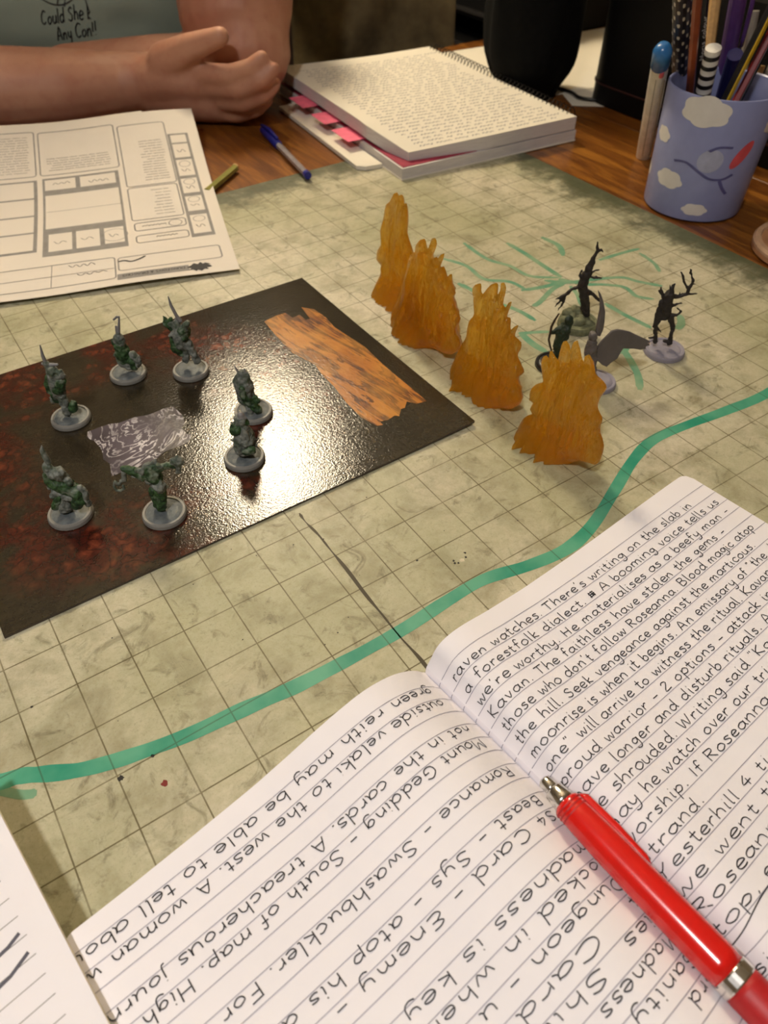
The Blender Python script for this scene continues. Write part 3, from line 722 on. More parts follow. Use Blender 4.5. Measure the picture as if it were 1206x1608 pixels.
plain('seam_red', lin(66, 36, 32), .5)
plain('cup_blue', lin(136, 142, 184), .35, var=.03)
plain('cloud_white', lin(214, 210, 206), .45, var=.04)
plain('cup_red', lin(206, 80, 90), .4)
plain('cup_dark', lin(84, 84, 134), .4)
plain('cup_pale', lin(160, 164, 190), .4)
plain('clear_plastic', lin(196, 188, 190), .2, trans=.5)
plain('blue_plastic', lin(30, 36, 130), .3)
plain('sky_plastic', lin(50, 110, 170), .25)
plain('white_plastic', lin(226, 222, 214), .4)
plain('black_paint', lin(22, 20, 22), .35)
plain('brown_paint', lin(150, 74, 40), .4)
plain('yellow_paint', lin(214, 174, 40), .35)
plain('darkred_paint', lin(130, 24, 28), .35)
plain('purple_plastic', lin(92, 60, 124), .3)
plain('navy_plastic', lin(28, 30, 84), .35)
plain('raw_wood', lin(196, 158, 104), .6, scale=8)
plain('olive_paint', lin(146, 142, 70), .45)
plain('grey_plastic', lin(140, 134, 124), .4)
plain('pink_tab', lin(240, 110, 140), .6)
plain('magenta_card', lin(150, 30, 62), .6)
plain('wire_dark', lin(50, 48, 46), .35, .6)
plain('coaster_wood', lin(176, 128, 92), .45, scale=2, var=.2)
plain('coaster_rim', lin(196, 160, 130), .4)
m = N('skin')
v = m.coord()
c = m.mix(m.ramp(m.noise(v, .5, 4), [(.35, 0.), (.65, 1.)]), lin(176, 122, 98), lin(190, 140, 114))
c = m.mix(m.math('MULTIPLY', m.ramp(m.noise(v, 2.2, 3), [(.5, 0.), (.7, 1.)]), .3), c, lin(164, 98, 80))
m.set(col=c, rough=.55, sss=.12, ssss=.01)
m.b.inputs['Subsurface Radius'].default_value = (1, .4, .25)
m = N('shirt_sage')
v = m.coord()
m.set(col=m.mix(m.noise(v, .6, 3), lin(142, 156, 142), lin(160, 172, 156)), rough=.85, sheen=.1)
m.bump(m.noise(v, 30, 2), .1, .02)
plain('hair_brown', lin(60, 42, 30), .6, bump=.5, bscale=14)
plain('trouser_dark', lin(40, 42, 52), .9)
plain('lip', lin(176, 96, 90), .5)
plain('eye_white', lin(226, 222, 214), .3)
plain('coat_olive', lin(116, 100, 68), .9, var=.2, scale=1.5)
plain('chair_wood', lin(52, 32, 26), .5, var=.2)
plain('sideboard_brown', lin(44, 32, 28), .5, var=.25, scale=.4)
plain('shelf_black', lin(20, 20, 21), .5)
plain('shelf_edge', lin(58, 56, 56), .4)
plain('floor_wood', lin(70, 50, 36), .5, var=.25, scale=.3)
plain('wall_paint', lin(176, 164, 146), .8, var=.03)
plain('ceiling_paint', lin(206, 200, 190), .9, var=.02)
plain('lamp_metal', lin(170, 160, 140), .3, 1.0)
m = N('lamp_shade_glow')
m.set(col=lin(240, 220, 180), emit=(1.0, .84, .58), emits=PEND_STRENGTH)
m = N('lamp_diffuser_glow')
m.set(col=lin(240, 230, 210), emit=(1.0, .86, .7), emits=20.0)
MT = MATS

# ------------------------------------------------------------------ handwriting: single-stroke letters
GLY = {
 'a': ".88;.72,.8 .45,1 .1,.75 .06,.3 .3,0 .6,.25 .72,.8|.74,1 .72,.3 .88,0", 'b': ".82;.1,1.9 .1,.1|.1,.5 .4,.98 .72,.7 .65,.15 .3,0 .1,.25",
 'c': ".75;.66,.85 .4,1 .08,.6 .2,.1 .45,0 .7,.15", 'd': ".9;.7,.75 .4,1 .08,.65 .15,.1 .45,0 .7,.4|.74,1.9 .72,.3 .85,0",
 'e': ".76;.08,.5 .66,.6 .55,.95 .3,1 .06,.6 .15,.12 .45,0 .7,.15", 'f': ".6;.6,1.7 .42,1.9 .26,1.6 .24,0|.02,1 .5,1.02",
 'g': ".85;.7,.8 .4,1 .08,.65 .25,.2 .55,.3 .7,.85|.72,1 .7,-.4 .4,-.75 .1,-.5", 'h': ".84;.1,1.9 .1,0|.1,.5 .4,1 .66,.75 .7,0",
 'i': ".34;.14,1 .14,.1 .24,0|.16,1.4 .19,1.48", 'j': ".4;.25,1 .22,-.5 0,-.7|.26,1.4 .29,1.47", 'k': ".76;.1,1.9 .1,0|.58,1 .12,.48 .64,0",
 'l': ".34;.12,1.9 .12,.15 .24,0", 'm': "1.25;.08,1 .08,0|.08,.6 .3,1 .54,.8 .55,0|.55,.6 .8,1 1.04,.75 1.08,0",
 'n': ".85;.08,1 .08,0|.08,.55 .4,1 .65,.75 .7,0", 'o': ".84;.4,1 .08,.65 .15,.15 .45,0 .75,.4 .65,.9 .38,1",
 'p': ".85;.1,1 .06,-.85|.1,.6 .45,1 .75,.65 .55,.1 .12,.2", 'q': ".85;.7,.8 .4,1 .08,.65 .25,.2 .55,.3 .7,.85|.72,1 .7,-.8",
 'r': ".6;.08,1 .08,0|.08,.55 .3,.95 .55,.9", 's': ".66;.58,.9 .3,1 .12,.76 .5,.45 .48,.1 .2,0 .02,.12", 't': ".58;.25,1.6 .24,.2 .36,0 .52,.08|.02,1.05 .5,1.06",
 'u': ".85;.08,1 .1,.2 .36,0 .62,.3 .68,1|.68,1 .7,.2 .82,0", 'v': ".72;.05,1 .32,0 .62,1", 'w': "1.08;.05,1 .25,0 .5,.8 .75,0 1,1", 'x': ".72;.05,1 .6,0|.6,1 .05,0",
 'y': ".8;.08,1 .12,.35 .4,.2 .62,.5|.66,1 .6,-.4 .3,-.75 .06,-.55", 'z': ".72;.05,1 .6,1 .05,0 .65,0",
 'A': "1.1;.05,0 .5,1.75 .95,0|.2,.6 .8,.6", 'B': "1;.1,1.75 .1,0|.1,1.75 .6,1.65 .7,1.3 .5,1 .1,.95|.5,1 .85,.6 .7,.1 .1,0", 'C': "1.1;.95,1.5 .55,1.75 .1,1.2 .12,.4 .5,0 .95,.25",
 'D': "1.15;.1,1.75 .1,0|.05,1.75 .7,1.55 1,.9 .7,.2 .05,0", 'E': ".95;.8,1.7 .4,1.75 .12,1.4 .4,.98 .7,.95|.4,.95 .08,.5 .3,.05 .85,.1", 'F': ".85;.1,1.75 .1,0|.05,1.72 .8,1.75|.1,.95 .6,.95",
 'G': "1.1;.95,1.5 .55,1.75 .1,1.1 .2,.2 .6,0 .9,.3 .9,.8|.55,.8 1,.8", 'H': "1.05;.1,1.75 .1,0|.85,1.75 .85,0|.1,.9 .85,.9", 'I': ".4;.18,1.75 .18,0", 'J': ".8;.6,1.75 .6,.3 .3,0 .05,.3",
 'K': "1;.1,1.75 .1,0|.8,1.75 .12,.8 .85,0", 'L': ".85;.1,1.75 .1,0 .75,0", 'M': "1.3;.08,0 .1,1.75 .55,.6 1.05,1.75 1.1,0", 'N': "1.1;.1,0 .1,1.75 .85,0 .88,1.75", 'O': "1.2;.6,1.75 .15,1.3 .15,.4 .55,0 1,.45 1,1.3 .6,1.75",
 'P': ".95;.1,1.75 .1,0|.1,1.7 .7,1.6 .75,1.1 .1,.85", 'R': "1;.1,1.75 .1,0|.05,1.72 .7,1.6 .7,1.1 .12,.9|.3,.9 .85,0", 'S': ".95;.8,1.5 .5,1.75 .15,1.4 .4,1 .75,.7 .7,.15 .4,0 .05,.25",
 'T': "1;.45,1.75 .45,0|0,1.72 .95,1.76", 'U': "1.05;.1,1.75 .12,.4 .5,0 .85,.4 .88,1.75", 'V': "1;.05,1.75 .45,0 .9,1.75", 'W': "1.4;.05,1.75 .35,0 .65,1.4 .95,0 1.3,1.75", 'Y': "1;.05,1.75 .45,.9 .9,1.75|.45,.9 .42,0",
 '0': ".9;.4,1.6 .1,1.1 .12,.4 .4,0 .75,.5 .7,1.2 .4,1.6", '1': ".5;.05,1.3 .25,1.65 .25,0", '2': ".9;.1,1.3 .4,1.65 .7,1.3 .1,.05 .8,.05", '3': ".85;.1,1.5 .5,1.65 .65,1.25 .3,.9 .7,.5 .4,0 .05,.2", '4': ".9;.5,1.6 .05,.6 .75,.6|.5,1.1 .5,0", '5': ".85;.7,1.6 .2,1.6 .15,.95 .6,.9 .65,.3 .1,0",
 '.': ".35;.1,.0 .16,.06 .2,.0", ',': ".35;.18,.1 .1,-.25", "'": ".3;.15,1.85 .1,1.5", '"': ".5;.12,1.85 .1,1.5|.32,1.85 .3,1.5", '-': ".8;.1,.55 .65,.58", '#': ".9;.1,1.2 .7,1.25|.1,.8 .75,.85|.05,.4 .7,.45|.2,1.4 .15,.2|.5,1.4 .45,.3|.65,1.3 .6,.2|.1,1. .7,.5",
 '!': ".4;.18,1.75 .15,.5|.14,.0 .18,.08", '?': ".8;.1,1.4 .4,1.75 .7,1.4 .35,.8 .35,.5|.35,0 .38,.08", '&': "1;.9,0 .2,1.3 .45,1.7 .65,1.3 .1,.5 .3,0 .85,.6",
}
GL = {}
for ch, sp in GLY.items():
    w, st = sp.split(';')
    GL[ch] = (float(w), [[tuple(float(q) for q in p.split(',')) for p in s.split()] for s in st.split('|')])


def write(text, x0, y0, size, rnd, slant=.05, space=.62, track=.12, width=1.0, wob=.04, k=4, fit=None):
    """list of 2D polylines; baseline along +x, up +y; fit = target length"""
    if fit:
        L = sum((GL[c][0] + track) if c in GL else space for c in text) * size
        width = fit / L
    out = []
    x = x0
    drift = 0
    for c in text:
        if c not in GL:
            x += space * size * width; continue
        w, st = GL[c]
        sc = size * rnd.uniform(.92, 1.08)
        drift = drift * .7 + rnd.uniform(-wob, wob) * size
        for s in st:
            pts = [(px + rnd.uniform(-.03, .03), py + rnd.uniform(-.03, .03)) for px, py in s]
            pl = spline([(p[0], p[1], 0) for p in pts], k) if len(pts) > 2 else [V((p[0], p[1], 0)) for p in pts]
            out.append([(x + (p.x * width + p.y * slant) * sc, y0 + drift + p.y * sc) for p in pl])
        x += (w + track) * size * width
    return out
# ------------------------------------------------------------------ the room
X0, X1, Y0, Y1, ZF, ZC = -75.0, 80.0, -75.0, 100.0, -29.0, 64.0
struct('floor', box(X0, Y0, ZF - 2, X1, Y1, ZF), MT['floor_wood'])
struct('ceiling', box(X0, Y0, ZC, X1, Y1, ZC + 2), MT['ceiling_paint'])
struct('wall_back', box(X0, Y1, ZF, X1, Y1 + 3, ZC), MT['wall_paint'])
struct('wall_front', box(X0, Y0 - 3, ZF, X1, Y0, ZC), MT['wall_paint'])
struct('wall_left', box(X0 - 3, Y0, ZF, X0, Y1, ZC), MT['wall_paint'])
struct('wall_right', box(X1, Y0, ZF, X1 + 3, Y1, ZC), MT['wall_paint'])
struct('baseboard_back', box(X0, Y1 - .6, ZF, X1, Y1, ZF + 5), MT['ceiling_paint'])
struct('baseboard_right', box(X1 - .6, Y0, ZF, X1, Y1 - .6, ZF + 5), MT['ceiling_paint'])

# table: boards running away from the viewer
TX0, TX1, TY0, TY1, TZ_ = -16.0, 39.0, -20.0, 25.8, -.03
t = thing('wooden_table', 'varnished orange-brown wooden table under the play mat', 'table', (11, 4, ZF))
nb = 8
bw = (TX1 - TX0) / nb
for i in range(nb):
    obj('board', box(TX0 + i * bw + .015, TY0, TZ_ - 1.1, TX0 + (i + 1) * bw - .015, TY1, TZ_, .03, 1), MT['table_wood'], t)
for x in (TX0 + 2, TX1 - 5):
    for y in (TY0 + 2, TY1 - 5):
        obj('leg', box(x, y, ZF, x + 3, y + 3, TZ_ - 1.1, .15), MT['table_wood'], t)
for y in (TY0 + 2.6, TY1 - 4):
    obj('apron', box(TX0 + 4, y, TZ_ - 4.5, TX1 - 5, y + 1, TZ_ - 1.1), MT['table_wood'], t)
for x in (TX0 + 2.6, TX1 - 4):
    obj('apron', box(x, TY0 + 5, TZ_ - 4.5, x + 1, TY1 - 5, TZ_ - 1.1), MT['table_wood'], t)

# lamps the light comes from
t = thing('pendant_lamp', 'warm glowing drum pendant lamp hanging beyond the far end of the table', 'lamp', (PEND_LAMP[0], PEND_LAMP[1], ZC))
px, py, pz = PEND_LAMP
obj('lamp_shade', lathe([(3.3, -3.6), (3.7, -3.6), (3.7, 3.6), (3.3, 3.6)], PEND_LAMP, 32, True), MT['lamp_shade_glow'], t, smooth=False)
obj('diffuser', lathe([(.01, -3.5), (3.3, -3.5), (3.3, -3.3), (.01, -3.3)], PEND_LAMP, 32, True), MT['lamp_shade_glow'], t)
obj('cord', tube([(px, py, ZC), (px, py, pz - 3)], .12), MT['black_plastic'], t)
obj('ceiling_rose', lathe([(.01, -.8), (1.4, -.8), (2.2, 0), (.01, 0)], (px, py, ZC), 24), MT['lamp_metal'], t)
cx, cy, cz = CEIL_LAMP
t = thing('ceiling_light', 'small round spotlight hanging above the near end of the table', 'lamp', (cx, cy, ZC))
obj('housing', lathe([(3.3, .15), (3.6, .15), (3.6, 2.2), (1.2, 5.0), (.6, 5.0), (3.3, 2.0)], (cx, cy, cz), 32, True), MT['lamp_metal'], t)
obj('rod', tube([(cx, cy, cz + 4.8), (cx, cy, ZC)], .3), MT['lamp_metal'], t)
obj('diffuser', lathe([(.01, .3), (3.28, .3), (3.28, .45), (.01, .45)], (cx, cy, cz), 32, True), MT['lamp_diffuser_glow'], t)

# ------------------------------------------------------------------ play mat
mat = thing('play_mat', 'large tan-green gaming mat ruled in one-inch squares', 'mat', (0, 0, 0))
nx, ny = 60, 48
obj('mat_sheet', slab_grid(lambda a, b: (MX0 + (MX1 - MX0) * a, MY0 + (MY1 - MY0) * b, 0), nx, ny, .028), MT['play_mat'], mat)
flat = lambda z: (lambda x, y: (x, y, z))
def trace(pts, w, z, name, mtl, k=6, parent=mat, wv=.08):
    pl = [(p.x, p.y) for p in spline([(a, b, 0) for a, b in pts], k)]
    vs, fs = [], []
    n = len(pl)
    for i, p in enumerate(pl):
        a, b = pl[max(i - 1, 0)], pl[min(i + 1, n - 1)]
        d = V((b[0] - a[0], b[1] - a[1])).normalized()
        ww = w / 2 * (1 + wv * 2 * noise.noise(V((i * .23, w * 9, 0)))) * (1 if 1 < i < n - 2 else .6)
        vs += [(p[0] - d.y * ww, p[1] + d.x * ww, z), (p[0] + d.y * ww, p[1] - d.x * ww, z)]
    fs = [(2 * i, 2 * i + 1, 2 * i + 3, 2 * i + 2) for i in range(n - 1)]
    return obj(name, (vs, fs), mtl, parent)
riv = trace(DATA['river'], .27, .004, 'marker_line', MT['teal_marker'])
tag(riv, 'long wavy teal marker line drawn across the mat')
trace(DATA['river_tail'], .16, .003, 'marker_stroke', MT['teal_faded'])
for i, s in enumerate(DATA['ink']):
    trace(s, random.Random(i).uniform(.13, .22), .003 + i * .0001, 'marker_stroke', MT['teal_faded'])
trace(DATA['crease'], .05, .004, 'fold_crease', MT['crease_dark'], wv=.5)
rs = random.Random(3)
def blotch(c, r, z, name, mtl):
    n = 14
    obj(name, prism([(c[0] + r * rs.uniform(.5, 1.1) * math.cos(6.283 * i / n), c[1] + r * rs.uniform(.5, 1.1) * math.sin(6.283 * i / n)) for i in range(n)], .0005, z), mtl, mat)
for i, (c, r, mm) in enumerate(zip(DATA['spots'], (.06, .06, .06, .035, .03, .03), ('speck_black', 'speck_red', 'wax_smudge', 'speck_black', 'speck_black', 'speck_black'))):
    blotch(c, r, .004, 'speck', MT[mm])
for dx, dy in ((-.16, .02), (.18, .12), (-.1, -.02), (.12, .02), (-.14, .08)):
    c = DATA['spots'][2]; blotch((c[0] + dx, c[1] + dy), .03, .005, 'speck', MT['speck_black'])
for i in range(26):
    blotch((rs.uniform(-4, 8), rs.uniform(-4, -.6)), rs.uniform(.008, .02), .003, 'speck', MT['speck_black'])

# ------------------------------------------------------------------ glossy card with printed log and slab
card = thing('terrain_card', 'glossy dark printed game card with a log and lava stones', 'card', (0, 0, .0))
CX0, CX1, CY0, CY1 = -3.8, 7.22, -.33, 8.1
def card_z(x, y): return .03 + .07 * max(0, (x - 4.5) / 2.7) ** 2 * max(0, 1 - (y - CY0) / 5)
obj('card_core', slab_grid(lambda a, b: (CX0 + (CX1 - CX0) * a, CY0 + (CY1 - CY0) * b, card_z(CX0 + (CX1 - CX0) * a, CY0 + (CY1 - CY0) * b) + .028), 24, 20, .05), MT['card_core'], card)
obj('printed_face', slab_grid(lambda a, b: (CX0 + (CX1 - CX0) * a, CY0 + (CY1 - CY0) * b, card_z(CX0 + (CX1 - CX0) * a, CY0 + (CY1 - CY0) * b) + .034), 24, 20, .006), MT['card_print'], card, smooth=False)
def decal(poly, name, mtl, lift=.0375, parent=card, label=None):
    bm = bmesh.new()
    vs = [bm.verts.new((p[0], p[1], 0)) for p in poly]
    f = bm.faces.new(vs)
    if f.normal.z < 0: f.normal_flip()
    bmesh.ops.triangulate(bm, faces=[f])
    for _ in range(3):
        bmesh.ops.subdivide_edges(bm, edges=[e for e in bm.edges if e.calc_length() > .7], cuts=1)
        bmesh.ops.triangulate(bm, faces=bm.faces[:])
    bm.normal_update(); bm.verts.index_update()
    g = [(v.co.x, v.co.y, card_z(v.co.x, v.co.y) + lift) for v in bm.verts], [[v.index for v in (fc.verts if fc.normal.z > 0 else reversed(fc.verts))] for fc in bm.faces]
    bm.free()
    return obj(name, g, mtl, parent, label=label)
decal(DATA['log'], 'log_print', MT['log_wood'], label='printed golden-brown split log with ragged ends')
rg = random.Random(5)
sl = DATA['slab']
edge = []
for i in range(4):
    a, b = sl[i], sl[(i + 1) % 4]
    for k in range(8):
        q = k / 8
        edge.append((a[0] + (b[0] - a[0]) * q + rg.uniform(-.07, .07), a[1] + (b[1] - a[1]) * q + rg.uniform(-.07, .07)))
decal(edge, 'slab_print', MT['slab_print'], label='printed grey-violet stone slab with pale swirls')

# ------------------------------------------------------------------ miniatures
ZB = .066
def mini_base(t, o, r, rim, top, h=.13, side=None):
    side = side or rim
    obj('base', lathe([(.01, 0), (r * .97, 0), (r, .02), (r * .985, h * .7), (r * .94, h), (r * .84, h), (r * .8, h * .82), (.01, h * .82)], o, 36), rim, t)
    rr = random.Random(int(abs(o[0] * 1000)))
    def bz(x, y): return h * .83 + .06 * max(0, noise.noise(V((x * 3 + o[0], y * 3 + o[1], 0)))) + .02
    vs, fs = [], []
    n, mr = 28, 7
    for j in range(mr + 1):
        q = r * .81 * j / mr
        for i in range(n):
            a = 6.28318 * i / n
            x, y = q * math.cos(a), q * math.sin(a)
            vs.append((o[0] + x, o[1] + y, o[2] + (bz(x, y) if j < mr else h * .8)))
    for j in range(mr):
        for i in range(n):
            fs.append((j * n + i, j * n + (i + 1) % n, (j + 1) * n + (i + 1) % n, (j + 1) * n + i)[::-1])
    fs.append(tuple(range(n)))
    obj('base_ground', (vs, fs), top, t, smooth=True)


def to_world(o, p): return tuple(V(o) + EX * p[0] + EY * p[1] + EZ * p[2])


def wchains(o, chains): return [[to_world(o, p) + (p[3],) for p in ch] for ch in chains]


def plate(o, ring, thick=.05, voxel=.022):
    """closed outline (X,Y,Z,r) -> thick shaped plate"""
    pts = [V(to_world(o, p)) for p in ring]
    c = sum(pts, V()) / len(pts)
    off = EY * thick
    n = len(pts)
    vs = [tuple(p - off) for p in pts] + [tuple(p + off) for p in pts] + [tuple(c - off * 1.7), tuple(c + off * 1.2)]
    fs = []
    for i in range(n):
        j = (i + 1) % n
        fs += [(i, j, 2 * n), (n + j, n + i, 2 * n + 1), (j, i, n + i, n + j)]
    return remesh((vs, fs), voxel, 2)


def rough_up(g, amp=.03, fr=8.0):
    return [tuple(V(p) + noise.noise_vector(V(p) * fr) * amp + noise.noise_vector(V(p) * fr * 2.3) * amp * .45) for p in g[0]], g[1]


def fat(ch, k): return [[p[:3] + (p[3] * k,) for p in c] for c in ch]


def mini(key, name, label, base_r=.47, fatk=1.0, rim='mini_rim', top='mini_base_grey', mats=None, h=.13, group=None, wep='mini_steel'):
    d = DATA[key]
    o = V(d['o'])
    t = thing(name, label, 'miniature', o, group)
    mini_base(t, o, base_r, MT[rim], MT[top], h)
    mats = mats or dict(body='mini_grey', cloak='mini_green')
    if 'body' in d: obj('body', rough_up(remesh(chains_geo(fat(wchains(o, d['body']), fatk), 10), .018, 1)), MT[mats['body']], t, smooth=True)
    if 'cloak' in d: obj('cloak', rough_up(remesh(chains_geo(fat(wchains(o, d['cloak']), fatk), 10), .018, 1)), MT[mats['cloak']], t, smooth=True)
    if 'weapon' in d: obj('weapon', remesh(chains_geo(wchains(o, d['weapon']), 8), .013, 1), MT[wep], t, smooth=True)
    for k in ('cape_l', 'cape_r'):
        if k in d: obj('cape', plate(o, d[k][0], .035), MT['mini_grey'], t, smooth=True)
    for k in ('wing_l', 'wing_r'):
        if k in d: obj('wing', plate(o, d[k][0], .035, .018), MT['wing_grey'], t, smooth=True)
    return t
G7 = 'grey-green figures on the glossy card'
for k, l in (('m1', 'grey-green figure swinging a sword overhead, leftmost of the back row'),
             ('m2', 'crouching green figure with a thin upright blade, middle of the back row'),
             ('m3', 'grey-green figure with a tall spear and leafy axe, right of the back row'),
             ('m4', 'grey-caped horned figure at the far edge of the bright glare on the card'),
             ('m5', 'hunched grey-caped figure with spikes standing in front of the horned one in the glare'),
             ('m6', 'crouching green figure raising a pale curved sword at the near left of the card'),
             ('m7', 'green figure with both arms spread wide, a pale hook hanging from one')):
    mini(k, 'miniature_figure', l, fatk=1.15, group=G7, wep='mini_grey' if k in ('m6', 'm7') else 'mini_steel')
tw = dict(body='twig_black')
ta = mini('twig_a', 'twig_creature', 'black branchy tree creature on a mossy olive base', .56, 1.0, 'base_olive', 'base_olive', tw, .2)
mini('twig_b', 'twig_creature', 'black twig creature with antler arms on a pale violet-grey base', .54, 1.0, 'base_violet', 'base_violet', tw, .15)
o_ = V(DATA['twig_a']['o']); rk = []
rr_ = random.Random(4)
for k in range(11):
    an_ = 6.2832 * k / 11 + rr_.uniform(-.2, .2); q_ = rr_.uniform(.12, .42)
    p_ = o_ + V((q_ * math.cos(an_), q_ * math.sin(an_), rr_.uniform(.16, .3)))
    rk.append([tuple(p_) + (rr_.uniform(.1, .17),), tuple(p_ + V((rr_.uniform(-.1, .1), rr_.uniform(-.1, .1), .02))) + (rr_.uniform(.08, .14),)])
obj('mossy_rocks', remesh(chains_geo(rk, 10), .025, 1), MT['base_olive'], ta, smooth=True)
t = mini('winged', 'winged_figure', 'dark grey winged figure with spread wings behind the nearest flame', .5, 1.0, 'base_violet', 'base_violet', dict(body='wing_grey'))
t = mini('archer', 'archer_figure', 'dark green archer with a bow on a round black base', .5, 1.15, 'base_black', 'base_black', dict(body='archer_green'), wep='bow_brown')

# ------------------------------------------------------------------ amber flames
def flame(key, label, th, seed):
    d = DATA[key]
    zmin = min(p[1] for p in d['pts'])
    pts = [(p[0], max(p[1], .0)) for p in d['pts']]
    sp = spline([(a, b, 0) for a, b in pts], 3, True)
    ys = [p.x for p in sp]
    yc = (min(ys) + max(ys)) / 2
    top = max(p.y for p in sp)
    poly = [(p.x, max(p.y, .01)) for p in sp]
    n = len(poly)
    x0 = d['x']
    bm = bmesh.new()
    va = [bm.verts.new((x0 - .22, a, b)) for a, b in poly]
    f = bm.faces.new(va)
    r = bmesh.ops.extrude_face_region(bm, geom=[f])
    for e in r['geom']:
        if isinstance(e, bmesh.types.BMVert): e.co.x += .44
    bmesh.ops.triangulate(bm, faces=bm.faces[:])
    bmesh.ops.recalc_face_normals(bm, faces=bm.faces[:])
    bm.verts.index_update()
    g = [tuple(v.co) for v in bm.verts], [[v.index for v in q.verts] for q in bm.faces]
    bm.free()
    g = remesh(g, .02, 1, .3)
    dense = []
    for a_, b_ in zip(poly, poly[1:] + poly[:1]):
        for q in range(3): dense.append((a_[0] + (b_[0] - a_[0]) * q / 3, a_[1] + (b_[1] - a_[1]) * q / 3))
    kd = kdtree.KDTree(len(dense))
    for i, p in enumerate(dense): kd.insert((p[0], p[1] if p[1] > .03 else -.6, 0), i)
    kd.balance()
    vs = []
    for x, y, z in g[0]:
        q = z / top
        prof = th * (1.25 * (1 - q) ** .8 + .28)          # thicker at the foot, thin at the tips
        k = (x - x0) / .22
        wz = .35 * noise.noise(V((y * 1.5, z * 1.2, seed)))
        strand = noise.noise(V((y * 4.0 + seed + wz, z * .9, seed))) * .6 + noise.noise(V((y * 10 + seed + 2 * wz, z * 1.6, 4))) * .5
        lump = noise.noise(V((y * 1.6, z * 1.6, seed * 3.1))) * .35
        foot = .25 * max(0, 1 - z / .7) * (1 + noise.noise(V((y * 2.2, seed, 1))))
        ed_ = kd.find((y, z, 0))[2]
        prof = min(prof, .035 + .75 * ed_)
        dx = k * prof * (1 + .8 * (strand + lump * (1 - q))) + k * min(foot, ed_)
        vs.append((x0 + dx + .10 * noise.noise(V((y * 1.1, z * .8, seed + 9))), y, z))
    return obj('flame_piece', (vs, g[1]), MT['amber_resin'], None, (x0, yc, 0), True, label, 'flame', 'amber resin flames on the mat')
flame('fl1', 'tallest amber translucent flame, farthest back and partly hidden by the next', .22, 1.3)
flame('fl2', 'amber translucent flame overlapping the tallest one at the back', .24, 4.7)
flame('fl3', 'amber translucent flame with three curling tips, standing alone in the middle', .24, 8.1)
flame('fl4', 'nearest amber translucent flame, closest to the open notebook', .26, 2.9)

# ------------------------------------------------------------------ open notebook
nbd = DATA['NB']
G, EU, EV = V((*nbd['g'], 0)), V((*nbd['eu'], 0)), V((*nbd['ev'], 0))
PRF = {1: DATA['PR'], -1: DATA['PL']}
ARC = {}
for sd, P in PRF.items():
    pp = [(u, lerp_tab(P, u)) for u in [i * P[-1][0] / 400 for i in range(401)]]
    sm = [pp[0]] + [(pp[i][0], sum(pp[max(0, min(400, i + k))][1] for k in range(-8, 9)) / 17) for i in range(1, 400)] + [pp[-1]]
    a, tab = 0, [(0, 0, sm[0][1])]
    for p, q in zip(sm, sm[1:]):
        a += math.hypot(q[0] - p[0], q[1] - p[1]); tab.append((a, q[0], q[1]))
    ARC[sd] = tab
def page_pt(sd, a, v, lift=0.0):
    tab = ARC[sd]
    i = min(range(len(tab) - 1), key=lambda k: 0) if a <= 0 else None
    if a <= 0: u, z = tab[0][1], tab[0][2]
    elif a >= tab[-1][0]: u, z = tab[-1][1] + (a - tab[-1][0]), tab[-1][2]
    else:
        lo, hi = 0, len(tab) - 1
        while hi - lo > 1:
            md = (lo + hi) // 2
            if tab[md][0] <= a: lo = md
            else: hi = md
        q = (a - tab[lo][0]) / (tab[hi][0] - tab[lo][0])
        u = tab[lo][1] + (tab[hi][1] - tab[lo][1]) * q; z = tab[lo][2] + (tab[hi][2] - tab[lo][2]) * q
    if lift:
        k0, k1 = max(0, lo - 2) if 0 < a < tab[-1][0] else 0, min(len(tab) - 1, lo + 3) if 0 < a < tab[-1][0] else 3
        du_, dz_ = tab[k1][1] - tab[k0][1], tab[k1][2] - tab[k0][2]
        L_ = math.hypot(du_, dz_) or 1
        u -= dz_ / L_ * lift; z += du_ / L_ * lift
    p = G + EU * (u * sd) + EV * v
    return V((p.x, p.y, z))
def arc_of(sd, u):
    return min(ARC[sd], key=lambda t: abs(t[1] - u))[0]
PH = 9.9
nbk = thing('open_notebook', 'open lined notebook filled with black handwriting in the foreground', 'notebook', (G.x, G.y, 0))
rnd = random.Random(11)
